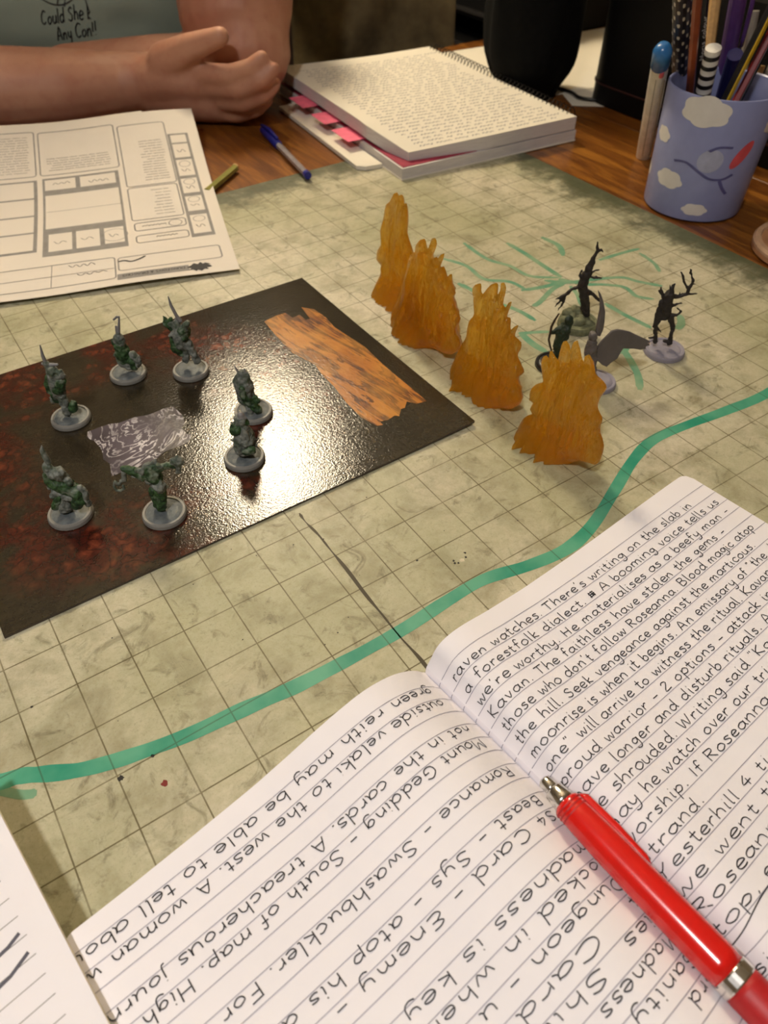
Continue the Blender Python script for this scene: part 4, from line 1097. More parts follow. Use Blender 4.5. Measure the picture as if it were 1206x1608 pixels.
for sd in (1, -1):
    A = ARC[sd][-1][0]
    rc = .22
    def v0(a): return rc - math.sqrt(max(0, rc * rc - max(0, a - (A - rc)) ** 2)) if a > A - rc else 0
    def top(i, j, sd=sd, A=A):
        a = A * (i ** 1.5)
        s = v0(a)
        return page_pt(sd, a, s + (PH - 2 * s) * j, 0)
    obj('page', slab_grid(top, 200, 12, .008), MT['page_white'], nbk, smooth=False)
    # the block of pages under it
    vs, fs = [], []
    U = PRF[sd][-1][0]
    cols = [i / 60 for i in range(61)]
    for j in (0, 1):
        for c in cols:
            a = (A - .06) * c ** 1.5
            p = page_pt(sd, a, .04 + (PH - .08) * j, -.018)
            vs += [tuple(p), (p.x, p.y, .035)]
    m2 = len(cols) * 2
    for i in range(len(cols) - 1):
        k = 2 * i
        fs += [(k, k + 2, m2 + k + 2, m2 + k), (k + 1, m2 + k + 1, m2 + k + 3, k + 3), (k, k + 1, k + 3, k + 2), (m2 + k, m2 + k + 2, m2 + k + 3, m2 + k + 1)]
    e = m2 - 2
    fs += [(e, e + 1, m2 + e + 1, m2 + e), (0, m2, m2 + 1, 1)]
    obj('page_block', (vs, fs), MT['page_edges'], nbk)
    rules = []
    for k in range(33):
        if sd > 0: vv = .36 + .2885 * k; sl = .012
        else: vv = .41 + .2885 * k; sl = -.02
        if vv > PH - .3: break
        rules.append([(A * q / 60, vv + sl * A * q / 60) for q in range(0, 61)])
    obj('ruled_lines', ribbons(rules, .011, lambda a, v, sd=sd: page_pt(sd, a, v, .007)), MT['rule_line'], nbk)
cv0 = G - EU * 6.35 + EV * .05; 
corners = [G - EU * 6.4 - EV * -.02, G + EU * 7.5 - EV * -.02, G + EU * 7.5 + EV * (PH - .05), G - EU * 6.4 + EV * (PH - .05)]
obj('cover', prism([(p.x, p.y) for p in corners][::-1], .003, .033), MT['black_plastic'], nbk)
RT = ["raven watches. There's writing on the slab in", "a forestfolk dialect. # A booming voice tells us", "we're worthy. He materialises as a beefy man -", "Kavan. The faithless have stolen the gems -",
      "those who don't follow Roseanna. Blood magic atop", "the hill. Seek vengeance against the marticous.", 'moonrise is when it begins. An emissary of "the dark', 'one" will arrive to witness the ritual. Kavan was a',
      "proud warrior - 2 options - attack in the day", "have longer and disturb rituals. Attack with", 'be shrouded. Writing said "Kavan the brave', 'may he watch over our trials". Designed to', "worship. If Roseanna returns us",
      "strand.", "Yesterhill 4 tiered hill - can", "we went through vans", "Roseanna. In the", "top, entice them", None, "sion"]
RF = [6.9, 7.45, 7.4, 6.8, 7.35, 6.9, 7.6, 7.5, 7.4, 7.2, 7.3, 7.3, 6.0, 1.5, 6.0, 5.6, 4.2, 4.0, None, .9]
ink = []
vb0 = .36 + .2885
for i, (tx, ft) in enumerate(zip(RT, RF)):
    if not tx: continue
    vb = vb0 + .2885 * i - .03
    ls = write(tx, 0, 0, .098, rnd, fit=ft, wob=.05)
    a0 = arc_of(1, .12) + .02
    ink += [[(a0 + x, vb + .012 * x - y) for x, y in l] for l in ls]
ink = [l for l in ink if max(p[0] for p in l) < ARC[1][-1][0] - .04]
obj('handwriting', ribbons(ink, .018, lambda a, v: page_pt(1, a, v, .0095)), MT['ink_black'], nbk)
# long pen stroke dividing the notes
obj('pen_stroke', ribbons([[(p.x, p.y) for p in spline([(.35, 5.68, 0), (.7, 5.66, 0), (1.3, 5.58, 0), (2.2, 5.6, 0), (3.5, 5.62, 0)], 6)]], .016, lambda a, v: page_pt(1, a, v, .0095)), MT['ink_black'], nbk)
LT = {0: ("green reith may be able to tell about", 6.5), 1: ("outside velaki to the west. A woman with", 6.7), 3: ("not in the cards. A treacherous journey", 6.6), 4: ("Mount Gedding - South of map. High in", 6.3),
      6: ("Romance - Swashbuckler. For Delones", 6.6), 8: ("Beast - Sys - atop his dark throne", 6.6), 9: ("S4 Card - Enemy - creature", 6.0), 11: ("madness is key to success", 6.0), 12: ("locked in wherever dead", 5.6),
      13: ("Dungeon - u find a cage", 5.4), 14: ("4   Card - One", 4.4), 15: ("lies  Shill.", 2.6), 16: ("Madness", 1.6), 17: ("Sanity", 1.4), 18: ("3rd", .7)}
ink = []
for i, (tx, ft) in LT.items():
    vb = .41 + .2885 * i
    ls = write(tx, 0, 0, .098, rnd, fit=ft, wob=.06, slant=.0)
    a0 = arc_of(-1, .3) + (.08 if i < 16 else .15)
    ink += [[(a0 + x, vb - .02 * x + .02 + y) for x, y in l] for l in ls]
ink = [l for l in ink if max(p[0] for p in l) < ARC[-1][-1][0] - .04]
obj('handwriting', ribbons(ink, .018, lambda a, v: page_pt(-1, a, v, .0095)), MT['ink_black'], nbk)

# red pen lying in the gutter
p0, p1 = V((2.115, -8.10, 1.12)), V((2.40, -11.75, 1.10))
d = (p1 - p0).normalized()
t = thing('red_pen', 'shiny red click ballpoint pen lying across the open notebook', 'pen', p0)
at_ = lambda s: p0 + d * s
obj('barrel', tube([at_(.42), at_(.46), at_(.7), at_(.75), at_(1.2), at_(2.9), at_(3.05)], [.18, .215, .225, .23, .245, .26, .255], 28), MT['red_plastic'], t, smooth=True)
for k in range(3): obj('groove_ring', tube([at_(.48 + .06 * k), at_(.5 + .06 * k)], .224, 28), MT['red_rubber'], t)
obj('clicker', tube([at_(.0), at_(.03), at_(.16), at_(.2)], [.06, .1, .105, .1], 20), MT['chrome'], t, smooth=True)
obj('collar', tube([at_(.18), at_(.21), at_(.36), at_(.43)], [.11, .15, .165, .18], 24), MT['chrome'], t, smooth=True)
obj('ring', tube([at_(3.05), at_(3.07), at_(3.2), at_(3.22)], [.258, .268, .268, .258], 28), MT['chrome'], t)
obj('grip', tube([at_(3.22), at_(3.3), at_(4.6), at_(4.9)], [.258, .262, .245, .18], 28), MT['red_rubber'], t, smooth=True)
obj('tip', tube([at_(4.9), at_(5.25), at_(5.4)], [.15, .06, .02], 20), MT['chrome'], t, smooth=True)
sd_ = d.cross(V((0, 0, 1))).normalized()
cl = [at_(.5) - sd_ * .22, at_(.56) - sd_ * .27, at_(1.1) - sd_ * .285, at_(1.6) - sd_ * .27, at_(1.7) - sd_ * .235]
obj('clip', tube(cl, [.05, .07, .07, .06, .04], 12), MT['red_plastic'], t, smooth=True)

# pad of lined paper at the lower left
pd = thing('note_pad', 'corner of a lined writing pad at the lower left edge', 'pad', (-7.4, -8.5, 0))
pe = V((.13, -.9915, 0)); pn = V((.9915, .13, 0))
P0 = V((-4.64, -3.35, 0))
def pad_pt(a, b, z): q = P0 - pn * a + pe * b; return V((q.x, q.y, z + .585 - .575 * a / 5.85))   # right side rests on the open notebook
def pad_prism(a0, a1, b0, b1, z0, z1):
    cs_ = ((a0, b0), (a1, b0), (a1, b1), (a0, b1))
    return [tuple(pad_pt(a, b, z)) for z in (z0, z1) for a, b in cs_], prism([(0, 0)] * 4, 0, 1)[1]
obj('page_block', pad_prism(.03, 5.8, .03, 8.3, .025, .15), MT['page_edges'], pd)
obj('backing_card', pad_prism(0, 5.85, 0, 8.35, .003, .025), MT['old_paper'], pd)
obj('page', pad_prism(.0, 5.8, .0, 8.3, .15, .16), MT['page_white'], pd)
obj('ruled_lines', ribbons([[(.35, 1.0 + .2885 * k), (5.6, 1.0 + .2885 * k)] for k in range(23)], .012, lambda a, b: pad_pt(a, b, .1625)), MT['print_grey'], pd)
obj('pen_stroke', ribbons([[(.42, 2.36), (.6, 2.42), (1.4, 2.5), (2.4, 2.5)], [(.42, 2.65), (.7, 2.75), (1.6, 2.85), (2.6, 2.9)]], .05, lambda a, b: pad_pt(a, b, .164)), MT['ink_faded'], pd)

# ------------------------------------------------------------------ character sheet
sh = DATA['SH']
SO, E1, E2 = V((sh['o'][0], sh['o'][1], 0)), V((*sh['e1'], 0)), V((*sh['e2'], 0))
TZ = DATA['TZ']
def sheet_pt(s, t, lift=0.0):
    z = sum(lerp_tab(TZ, t + k * .35) for k in range(-3, 4)) / 7
    z += .05 * math.sin(s * .9) * max(0, t / 11.7) ** 2 + .05 * math.exp(-(t / .8) ** 2) * (1 - .5 * math.cos(s * 1.1))
    q = SO + E1 * s + E2 * t
    return V((q.x, q.y, z + lift))
def sheet_surf(ds=0, dt=0, lift=0, rot=0.0):
    def f(a, b):
        s, t_ = 8.27 * a, 11.69 * b
        s, t_ = s * math.cos(rot) - t_ * math.sin(rot), s * math.sin(rot) + t_ * math.cos(rot)
        return sheet_pt(s + ds, t_ + dt, lift)
    return f
cs = thing('character_sheet', 'curling printed character sheet with boxes lying by the person', 'paper', (SO.x, SO.y, 0))
obj('sheet', slab_grid(sheet_surf(), 40, 56, .008), MT['sheet_white'], cs, smooth=False)
obj('paper_sheet', slab_grid(sheet_surf(1.95, .16, -.03), 30, 50, .008), MT['old_paper'], None, (SO.x, SO.y, 0), label='white sheet peeking out beneath the printed character sheet', cat='paper')
def rects(lst, w):
    out = []
    for (s0, t0, s1, t1) in lst:
        r = min(.12, abs(s1 - s0) * .25, abs(t1 - t0) * .25)
        pts = []
        for cx_, cy_, a0 in ((s1 - r, t1 - r, 0), (s0 + r, t1 - r, 90), (s0 + r, t0 + r, 180), (s1 - r, t0 + r, 270)):
            for k in range(4):
                a = math.radians(a0 + 30 * k); pts.append((cx_ + r * math.cos(a), cy_ + r * math.sin(a)))
        pts.append(pts[0])
        full = []
        for a, b in zip(pts, pts[1:]):
            n = max(1, int(math.hypot(b[0] - a[0], b[1] - a[1]) / .25))
            full += [(a[0] + (b[0] - a[0]) * k / n, a[1] + (b[1] - a[1]) * k / n) for k in range(n)]
        full.append(pts[-1]); out.append(full)
    return out
def fillq(lst, lift):
    gs = []
    for (s0, t0, s1, t1) in lst:
        n = max(1, int((s1 - s0) / .3)); m_ = max(1, int((t1 - t0) / .3))
        vs = [tuple(sheet_pt(s0 + (s1 - s0) * i / n, t0 + (t1 - t0) * j / m_, lift)) for j in range(m_ + 1) for i in range(n + 1)]
        fs = [(j * (n + 1) + i, (j + 1) * (n + 1) + i, (j + 1) * (n + 1) + i + 1, j * (n + 1) + i + 1) for j in range(m_) for i in range(n)]
        gs.append((vs, fs))
    return join(*gs)
sp_ = lambda l: (lambda s, t_: sheet_pt(s, t_, l))
# grey panels, then white boxes on them
obj('grey_panel', fillq([(.40, 2.62, 1.18, 9.95), (3.22, 2.6, 5.9, 8.0), (6.08, 3.0, 8.1, 7.95), (1.5, .3, 3.66, .72)], .003), MT['print_grey'], cs)
white = [(.5, 9.35, 1.08, 9.85), (.5, 8.35, 1.08, 9.25), (.5, 7.1, 1.08, 8.2), (.5, 5.85, 1.08, 6.9), (.5, 4.5, 1.08, 5.6), (.5, 2.85, 1.08, 4.2)]
white += [(3.35, 7.2, 4.6, 7.88), (4.76, 7.2, 5.82, 7.88), (3.3, 4.5, 5.82, 6.85), (4.98, 2.9, 5.72, 4.1), (4.1, 2.9, 4.85, 4.1), (3.32, 2.95, 3.95, 4.05)]
white += [(6.2, 3.15, 8.0, 4.3), (6.2, 4.4, 8.0, 5.5), (6.2, 5.6, 8.0, 6.7), (6.2, 6.8, 8.0, 7.85)]
obj('white_boxes', fillq(white, .0055), MT['sheet_white'], cs)
lines = rects([(1.22, 6.75, 3.0, 10.8), (1.25, 4.3, 3.0, 6.65), (1.25, 3.55, 2.95, 4.1), (1.25, 2.7, 2.95, 3.2), (3.15, 8.2, 5.95, 11.0), (6.1, 8.2, 8.1, 11.1), (3.7, .45, 8.1, 1.95), (.4, .95, 3.6, 1.85)], 0)
obj('printed_frames', ribbons(lines, .045, sp_(.006)), MT['print_grey'], cs)
thin = [[(3.3 + 2.5 * k / 8, 5.7) for k in range(9)], [(3.72 + 4.3 * k / 14, 1.2) for k in range(15)], [(5.6, 1.95), (5.6, .5)]]
for c_, r_ in (((1.6, 3.82), .22), ((3.62, 3.5), .42), ((.79, 7.9), .2), ((.79, 6.65), .2), ((.79, 5.35), .2), ((.79, 3.9), .2)):
    thin.append([(c_[0] + r_ * math.cos(6.2832 * k / 16), c_[1] + r_ * math.sin(6.2832 * k / 16)) for k in range(17)])
obj('printed_lines', ribbons(thin, .025, sp_(.0075)), MT['print_grey'], cs)
rnd = random.Random(21)
def wiggle(x0, y0, L, h):
    n = max(3, int(L / (h * .55)))
    return [(x0 + L * k / n, y0 + h * rnd.uniform(.3, 1) * (.5 if k % 2 else -.5)) for k in range(n + 1)]
def scrawl(s0, s1, t0, t1, dt, size):
    """rows of print too small to read"""
    out = []
    tt = t0
    while tt < t1:
        x = s0 + rnd.uniform(0, .1)
        while x < s1 - .15:
            L = min(rnd.uniform(.15, .5), s1 - x)
            out.append(wiggle(x, tt, L, size)); x += L + size
        tt += dt
    return out
obj('small_print', ribbons(scrawl(1.4, 2.3, 7.1, 9.7, .17, .05) + scrawl(1.5, 2.2, 4.6, 6.4, .22, .05) + scrawl(6.3, 7.9, 8.5, 10.9, .16, .07) + scrawl(3.4, 5.7, 8.5, 9.4, .15, .06), .026, sp_(.007)), MT['print_grey'], cs, kind='stuff')
hd = []
hd += [[(1.62 + a, .62 - b) for a, b in l] for l in write("DUNGEONS & DRAGONS", 0, 0, .085, rnd, fit=1.9, k=2)]
for s0, t0, L, h_ in ((3.95, 1.1, .9, .22), (4.3, 1.72, .8, .2), (5.15, 3.5, .4, .3), (4.3, 3.5, .4, .3), (3.5, 3.5, .3, .26), (.65, 3.4, .3, .26), (.65, 4.95, .3, .26), (.65, 6.25, .3, .26), (.65, 7.5, .3, .26), (.65, 8.8, .3, .2), (3.6, 7.5, .7, .18), (4.95, 7.6, .6, .16), (1.6, 3.0, .7, .1), (1.9, 3.85, .8, .1)):
    hd.append([(p.x, p.y) for p in spline([(x_, y_, 0) for x_, y_ in wiggle(s0, t0, L, h_)], 3)])
obj('lettering', ribbons(hd, .022, sp_(.008)), MT['print_dark'], cs, kind='stuff')
# torn-looking dark emblem and ink squiggle on the heading
em = [(1.18 + .34 * math.cos(6.2832 * k / 22) * (1 + .25 * math.sin(k * 2.3)), .48 + .26 * math.sin(6.2832 * k / 22) * (1 + .25 * math.cos(k * 3.1))) for k in range(22)]
vs = [tuple(sheet_pt(1.18, .48, .009))] + [tuple(sheet_pt(a, b, .009)) for a, b in em]
obj('emblem', (vs, [(0, k + 2 if k < 21 else 1, k + 1) for k in range(22)]), MT['print_dark'], cs)
obj('ink_squiggle', ribbons([[(p.x, p.y) for p in spline([(2.75, 1.75, 0), (2.95, 1.6, 0), (3.2, 1.5, 0), (3.4, 1.62, 0), (3.6, 1.6, 0)], 5)]], .07, sp_(.009)), MT['print_dark'], cs)

# pencil stub sticking out from under the sheet
a, b = V(DATA['stub'][0]), V(DATA['stub'][1])
dr = (b - a).normalized()
t = thing('pencil', 'yellow-green pencil sticking out from under the character sheet', 'pencil', a)
obj('shaft', tube([a + dr * .12, a + dr * 2.4], .14, 6), MT['olive_paint'], t)
obj('end_cap', tube([a, a + dr * .03, a + dr * .12], [.1, .14, .14], 12), MT['raw_wood'], t)

# blue capped ballpoint
a, m_, b = [V(p) for p in DATA['bluepen']]
dr = (b - a).normalized()
L = (b - a).length
t = thing('ballpoint_pen', 'clear ballpoint pen with blue cap lying beside the spiral notebook', 'pen', a)
obj('barrel', tube([a + dr * 1.3, b], .125, 6), MT['clear_plastic'], t)
obj('ink_tube', tube([a + dr * 1.3, b - dr * .1], .06, 8), MT['ink_faded'], t)
obj('cap', tube([a, a + dr * .1, a + dr * 1.0, a + dr * 2.0], [.12, .17, .17, .16], 14), MT['blue_plastic'], t, smooth=True)
obj('cap_clip', tube([a + dr * .1 + V((-.05, .05, .2)), a + dr * .9 + V((0, 0, .27)), a + dr * 1.9 + V((0, 0, .24))], [.07, .08, .05], 8), MT['blue_plastic'], t, smooth=True)
obj('end_plug', tube([b - dr * .1, b + dr * .12], .14, 12), MT['blue_plastic'], t)

# ------------------------------------------------------------------ spiral notebook stack at the far side
NO = V((13.97, 12.45, 0)); NU = V((.9966, -.083, 0)); NV = V((.083, .9966, 0))
NW, NL = 8.3, 11.5
def nbp(u, v, z): q = NO + NU * u + NV * v; return V((q.x, q.y, z))
def nprism(u0, u1, v0_, v1, z0, z1): return prism([tuple(nbp(u, v, 0))[:2] for u, v in ((u0, v0_), (u1, v0_), (u1, v1), (u0, v1))], z0, z1)
sn = thing('spiral_notebook', 'thick spiral-bound notebook with dense handwriting and pink tabs', 'notebook', (NO.x, NO.y, 0))
obj('back_cover', nprism(0, NW, 0, NL, .004, .05), MT['old_paper'], sn)
obj('page_block', nprism(.03, NW - .02, .02, NL - .03, .05, .42), MT['page_edges'], sn)
obj('divider', nprism(.12, NW - .05, .12, NL - .03, .42, .445), MT['magenta_card'], sn)
def ntop(u, v, base):
    w = max(0, 1 - u / 5.5)
    near = max(0, 1 - v / 3.5)
    return base + .24 * w ** 1.4 * (1 - near) ** 1 * .9 - .02 * w
def nsheet(base, du=0):
    def f(a, b):
        u, v = .05 + du + (NW - .15 - du) * a, .04 + (NL - .08) * b
        near = max(0, 1 - b * NL / 3.0); lf = max(0, 1 - u / 4.0)
        z = ntop(u, v, base)
        return nbp(u + .55 * near * lf, v + .5 * lf * near, z - .18 * near * lf)
    return f
obj('page_block', join(slab_grid(nsheet(.93), 20, 24, .47)), MT['page_edges'], sn)
obj('page', slab_grid(nsheet(.945), 24, 30, .012), MT['old_paper'], sn)
rnd = random.Random(5)
wl = []
f_ = nsheet(.948)
for k in range(34):
    v = .35 + .305 * k
    x = .7 + rnd.uniform(-.1, .2)
    while x < 7.3:
        w_ = rnd.uniform(.25, .8)
        n_ = int(w_ / .09)
        wl.append([(x + .09 * j, v + (.05 if j % 2 else -.05) * rnd.uniform(.3, 1.2)) for j in range(n_ + 1)])
        x += w_ + .14
obj('handwriting', ribbons(wl, .042, lambda u, v: V(f_((u - .05) / (NW - .15), (v - .04) / (NL - .08)))), MT['ink_faded'], sn)
for k in range(40):
    v = .45 + (NL - .9) * k / 39
    c_ = nbp(NW - .06, v, .6)
    pts = [c_ + NU * (.26 * math.cos(q)) + V((0, 0, .57 * math.sin(q))) + NV * (.05 * q / 6.28) for q in [2 * math.pi * i / 14 for i in range(15)]]
    obj('spiral_loop', tube(pts, .02, 6, False), MT['wire_dark'], sn)
for i, (v, z, w_) in enumerate(((3.2, .50, 1.0), (5.3, .54, .9), (7.4, .58, 1.0))):
    obj('sticky_tab', nprism(-.6, .5, v, v + w_ * 1.5, z, z + .012), MT['pink_tab'], sn)
obj('paper_sheet', prism([tuple(nbp(u, v, 0))[:2] for u, v in ((-1.0, 1.75), (-.72, 1.5), (-.03, 1.45), (-.03, 9.5), (-.9, 9.4))], .012, .16), MT['old_paper'], None, tuple(nbp(-.5, 5, 0)), label='stack of cream paper poking out from the left of the spiral notebook', cat='paper')

# loose papers behind
def loose(name, cs_, z, label):
    o = sum((V((*c, 0)) for c in cs_), V()) / len(cs_)
    return obj(name, prism(cs_, z, z + .012), MT['old_paper'], None, tuple(o), label=label, cat='paper')
loose('paper_sheet', [(23.9, 16.6), (35.4, 15.2), (36.4, 23.5), (24.7, 24.9)], .012, 'white sheet on the table between the black bag and the black case')
loose('paper_sheet', [(25.2, 15.0), (29.5, 11.6), (34.6, 18.4), (29.0, 22.2)], -.02, 'white sheet lowest under the black cable, near edge showing')

# black cable crossing the papers
cb = [(25.6, 19.0, .12), (26.0, 17.4, .1), (26.2, 16.2, .1), (26.0, 15.3, .1), (26.6, 14.6, .1), (27.6, 14.9, .1), (29.5, 16.5, .1)]
obj('black_cable', tube(spline(cb, 6), .075, 8), MT['black_gloss'], None, (26.0, 16, 0), True, 'thin black cable curving over the white paper', 'cable')

obj('black_box', box(29.2, 23.75, -.03, 38.6, 25.7, 4.5, .15), MT['black_plastic'], None, (34, 24.7, 0), label='low black box at the far table edge behind the white paper', cat='box')

# black soft bag
o = V((24.55, 17.3, 0))
vs, fs = [], []
n, hgt = 40, 11.5
rows = 34
for j in range(rows + 1):
    z = hgt * j / rows
    q = z / hgt
    r = 2.12 * (1 - .36 * math.exp(-(z / 1.0) ** 2)) * (1 + .05 * math.sin(q * 5)) * (1 - .75 * max(0, (q - .75) / .25) ** 1.5)
    for i in range(n):
        a = 6.28318 * i / n
        fold = .12 * noise.noise(V((math.cos(a) * 1.6, math.sin(a) * 1.6, z * .22))) + .07 * noise.noise(V((math.cos(a) * 4, math.sin(a) * 4, z * .5)))
        rr = r * (1 + fold + .04 * math.cos(3 * a))
        vs.append((o.x + rr * math.cos(a), o.y + rr * math.sin(a) * .9, z))
for j in range(rows):
    for i in range(n):
        fs.append((j * n + i, j * n + (i + 1) % n, (j + 1) * n + (i + 1) % n, (j + 1) * n + i))
fs += [tuple(range(n))[::-1], tuple(range(rows * n, rows * n + n))]
t = thing('cloth_bag', 'black soft cloth bag standing upright behind the spiral notebook', 'bag', o)
obj('body', (vs, fs), MT['black_cloth'], t, smooth=True)
obj('drawstring', tube([(o.x + 1.25 * math.cos(6.2832 * k / 24), o.y + 1.15 * math.sin(6.2832 * k / 24), 10.7) for k in range(25)], .12, 8, False), MT['black_gloss'], t)

# black rounded case behind the cup
t = thing('black_case', 'large black hard case with rounded corners behind the pencil cup', 'case', (30, 8, 0))
def rrect(x0, y0, x1, y1, r, n=8):
    pts = []
    for cx_, cy_, a0 in ((x1 - r, y1 - r, 0), (x0 + r, y1 - r, 90), (x0 + r, y0 + r, 180), (x1 - r, y0 + r, 270)):
        for k in range(n + 1):
            a = math.radians(a0 + 90 * k / n); pts.append((cx_ + r * math.cos(a), cy_ + r * math.sin(a)))
    return pts
auto_smooth(obj('case_bottom', prism(rrect(26.3, 1.0, 35.5, 15.6, 1.3), 0, .78), MT['black_plastic'], t))
auto_smooth(obj('seam', prism(rrect(26.26, .96, 35.54, 15.64, 1.3), .78, .84), MT['seam_red'], t))
auto_smooth(obj('lid', prism(rrect(26.3, 1.0, 35.5, 15.6, 1.3), .84, 5.0), MT['black_plastic'], t))

# ------------------------------------------------------------------ pencil cup and its contents
CC = V(DATA['cup_c']); CC.z = 0
RB, RTp, CH = 1.64, 1.80, 3.85
cr = lambda z: RB + (RTp - RB) * z / CH
cup = thing('pencil_cup', 'periwinkle blue pencil cup printed with white clouds', 'cup', CC)
obj('cup_body', lathe([(RB - .12, 0), (RB, .05), (RB + .01, .1), (RTp, CH - .04), (RTp - .02, CH), (RTp - .06, CH + .01), (RTp - .1, CH - .03), (RB - .1, .18), (.01, .18)], CC, 64), MT['cup_blue'], cup, smooth=True)
auto_smooth(cup.children[0], 40)
AL = math.atan2(-10.63 - CC.y, -2.31 - CC.x)
def cup_pt(ph, z, lift=.006): r = cr(z) + lift; a = AL + ph; return V((CC.x + r * math.cos(a), CC.y + r * math.sin(a), z))
def cup_patch(ph, z, ring, name, mtl):
    vs = [tuple(cup_pt(ph, z, .009))]
    k3 = 4
    n = len(ring)
    for j in range(1, k3 + 1):
        for x, y in ring: vs.append(tuple(cup_pt(ph + x * j / k3 / 1.8, z + y * j / k3, .009)))
    fs = [(0, 1 + i, 1 + (i + 1) % n) for i in range(n)]
    for j in range(k3 - 1):
        for i in range(n): fs.append((1 + j * n + i, 1 + (j + 1) * n + i, 1 + (j + 1) * n + (i + 1) % n, 1 + j * n + (i + 1) % n))
    return obj(name, (vs, fs), mtl, cup)
def cloud(w, h, seed, n=40):
    out = []
    for i in range(n):
        a = 6.28318 * i / n
        b = 1 + .16 * abs(math.sin(a * 3.0 + seed)) - .06
        out.append((w / 2 * math.cos(a) * b, h / 2 * math.sin(a) * b * (1.0 if math.sin(a) > 0 else .8)))
    return out
for ph, z, w_, h_, sd in ((-.2, 3.42, 1.5, .95, .3), (-1.0, 2.42, .75, .5, 1.), (-.58, 1.2, 1.05, .62, 2.), (-1.42, 1.1, .6, .5, .6), (.1, .42, .85, .42, 1.5), (1.3, 3.0, 1.0, .6, .2), (2.4, 2.2, 1.3, .8, .4), (-2.2, 3.1, 1.3, .8, .9), (3.4, 1.0, 1.2, .7, .3)):
    cup_patch(ph, z, cloud(w_, h_, sd), 'cloud_print', MT['cloud_white'])
def ellr(w, h, rot, n=24): return [(w * math.cos(6.2832 * i / n) * math.cos(rot) - h * math.sin(6.2832 * i / n) * math.sin(rot), w * math.cos(6.2832 * i / n) * math.sin(rot) + h * math.sin(6.2832 * i / n) * math.cos(rot)) for i in range(n)]
cup_patch(.12, 2.05, ellr(.42, .36, .3), 'pale_print', MT['cup_pale'])
cup_patch(.68, 2.25, ellr(.5, .2, .95), 'red_print', MT['cup_red'])
obj('dark_print', ribbons([[(p.x, p.y) for p in spline(q, 5)] for q in ([(-.55, 1.85, 0), (-.3, 1.9, 0), (-.05, 1.7, 0), (.2, 1.5, 0), (.45, 1.5, 0), (.62, 1.65, 0)], [(.4, 1.45, 0), (.5, 1.2, 0), (.62, 1.0, 0)], [(.05, 2.35, 0), (.22, 2.5, 0), (.45, 2.5, 0)])], .07, lambda a, z: cup_pt(a, z, .013)), MT['cup_dark'], cup)

def stick_line(n):
    a, b = [V(p) for p in DATA['sticks'][n]]
    d = (b - a).normalized()
    s = 0.0
    while True:                       # run down inside the cup until floor or wall
        p = a - d * (s + .05)
        if p.z < .35 or (V((p.x, p.y, 0)) - CC).length > cr(max(p.z, 0)) - .3: break
        s += .05
    return a - d * s, b, d
def stick(n, r, mtl, label, ext=0, name='pencil', cat='pencil', sides=6, tip=None):
    a, b, d = stick_line(n)
    b = b + d * ext
    t = thing(name, label, cat, a)
    obj('shaft', tube([a, b], r, sides), MT[mtl], t)
    if tip: obj('tip', tube([b, b + d * tip[1]], [r, .03], sides), MT[tip[0]], t)
    return t, a, b, d
t, a, b, d = stick('dots', .27, 'black_paint', 'black pencil with white polka dots in the blue cup', 1.2, sides=16)
gs = []
u_ = d.orthogonal().normalized(); w_ = d.cross(u_)
L = (b - a).length
for j in range(int(L / .33)):
    for k in range(6):
        q = 6.2832 * (k + .5 * (j % 2)) / 6
        nr = u_ * math.cos(q) + w_ * math.sin(q); tg = d.cross(nr)
        c_ = a + d * (.1 + .33 * j)
        ring = [c_ + nr * (.276 - .02 * abs(math.cos(6.2832 * i / 10))) + (tg * math.cos(6.2832 * i / 10) * .06 + d * math.sin(6.2832 * i / 10) * .1) for i in range(10)]
        gs.append(([tuple(c_ + nr * .279)] + [tuple(p) for p in ring], [(0, 1 + i, 1 + (i + 1) % 10) for i in range(10)]))
obj('dots', join(*gs), MT['cloud_white'], t)
stick('brown', .13, 'brown_paint', 'brown-orange pencil between the dotted one and the black lettered one', 1.0)
t, a, b, d = stick('black', .14, 'black_paint', 'black pencil with small white lettering in the blue cup', 1.0)
vw = V((-.56, -.83, .55)); sd2 = d.cross(vw).normalized(); nr2 = sd2.cross(d).normalized()
if nr2.dot(vw) < 0: nr2 = -nr2
obj('lettering', ribbons([[(x, y) for x, y in l] for l in write('Noris colour', 0, 0, .075, random.Random(2), fit=1.5, k=2)], .022, lambda x, y: b - d * (2.9 - x) + sd2 * (.05 - y) + nr2 * .146), MT['cloud_white'], t, kind='stuff')
stick('wood', .2, 'raw_wood', 'plain pale wooden pencil in the middle of the blue cup', .3, sides=8, tip=('raw_wood', .7))
t, a, b, d = stick('striped', .24, 'white_plastic', 'short black and white striped stick eraser in the blue cup', 0, 'stick_eraser', 'eraser', 24)
Ls = (b - a).length
k = 0
while .16 + .3 * k < Ls:
    s = Ls - .16 - .3 * k
    obj('stripe', tube([a + d * (s - .13), a + d * s], .247, 24), MT['black_paint'], t); k += 1
t, a, b, d = stick('purple', .26, 'purple_plastic', 'purple click pen with a curved clip in the blue cup', .8, 'pen', 'pen', 20)
obj('clip', tube(spline([b - d * .3 + EX * .25, b - d * .35 + EX * .42, b - d * 1.0 + EX * .42 - EY * .1, b - d * 2.3 + EX * .34 - EY * .1], 4), .07, 8), MT['purple_plastic'], t, smooth=True)
stick('navy', .24, 'navy_plastic', 'navy blue pen just below the purple clip in the cup', 0, 'pen', 'pen', 16)
stick('clear', .17, 'grey_plastic', 'grey translucent pen right of the purple pen', 0, 'pen', 'pen', 12)
t, a, b, d = stick('yellow', .13, 'yellow_paint', 'yellow striped pencil leaning right out of the cup', .8, tip=('raw_wood', .4))
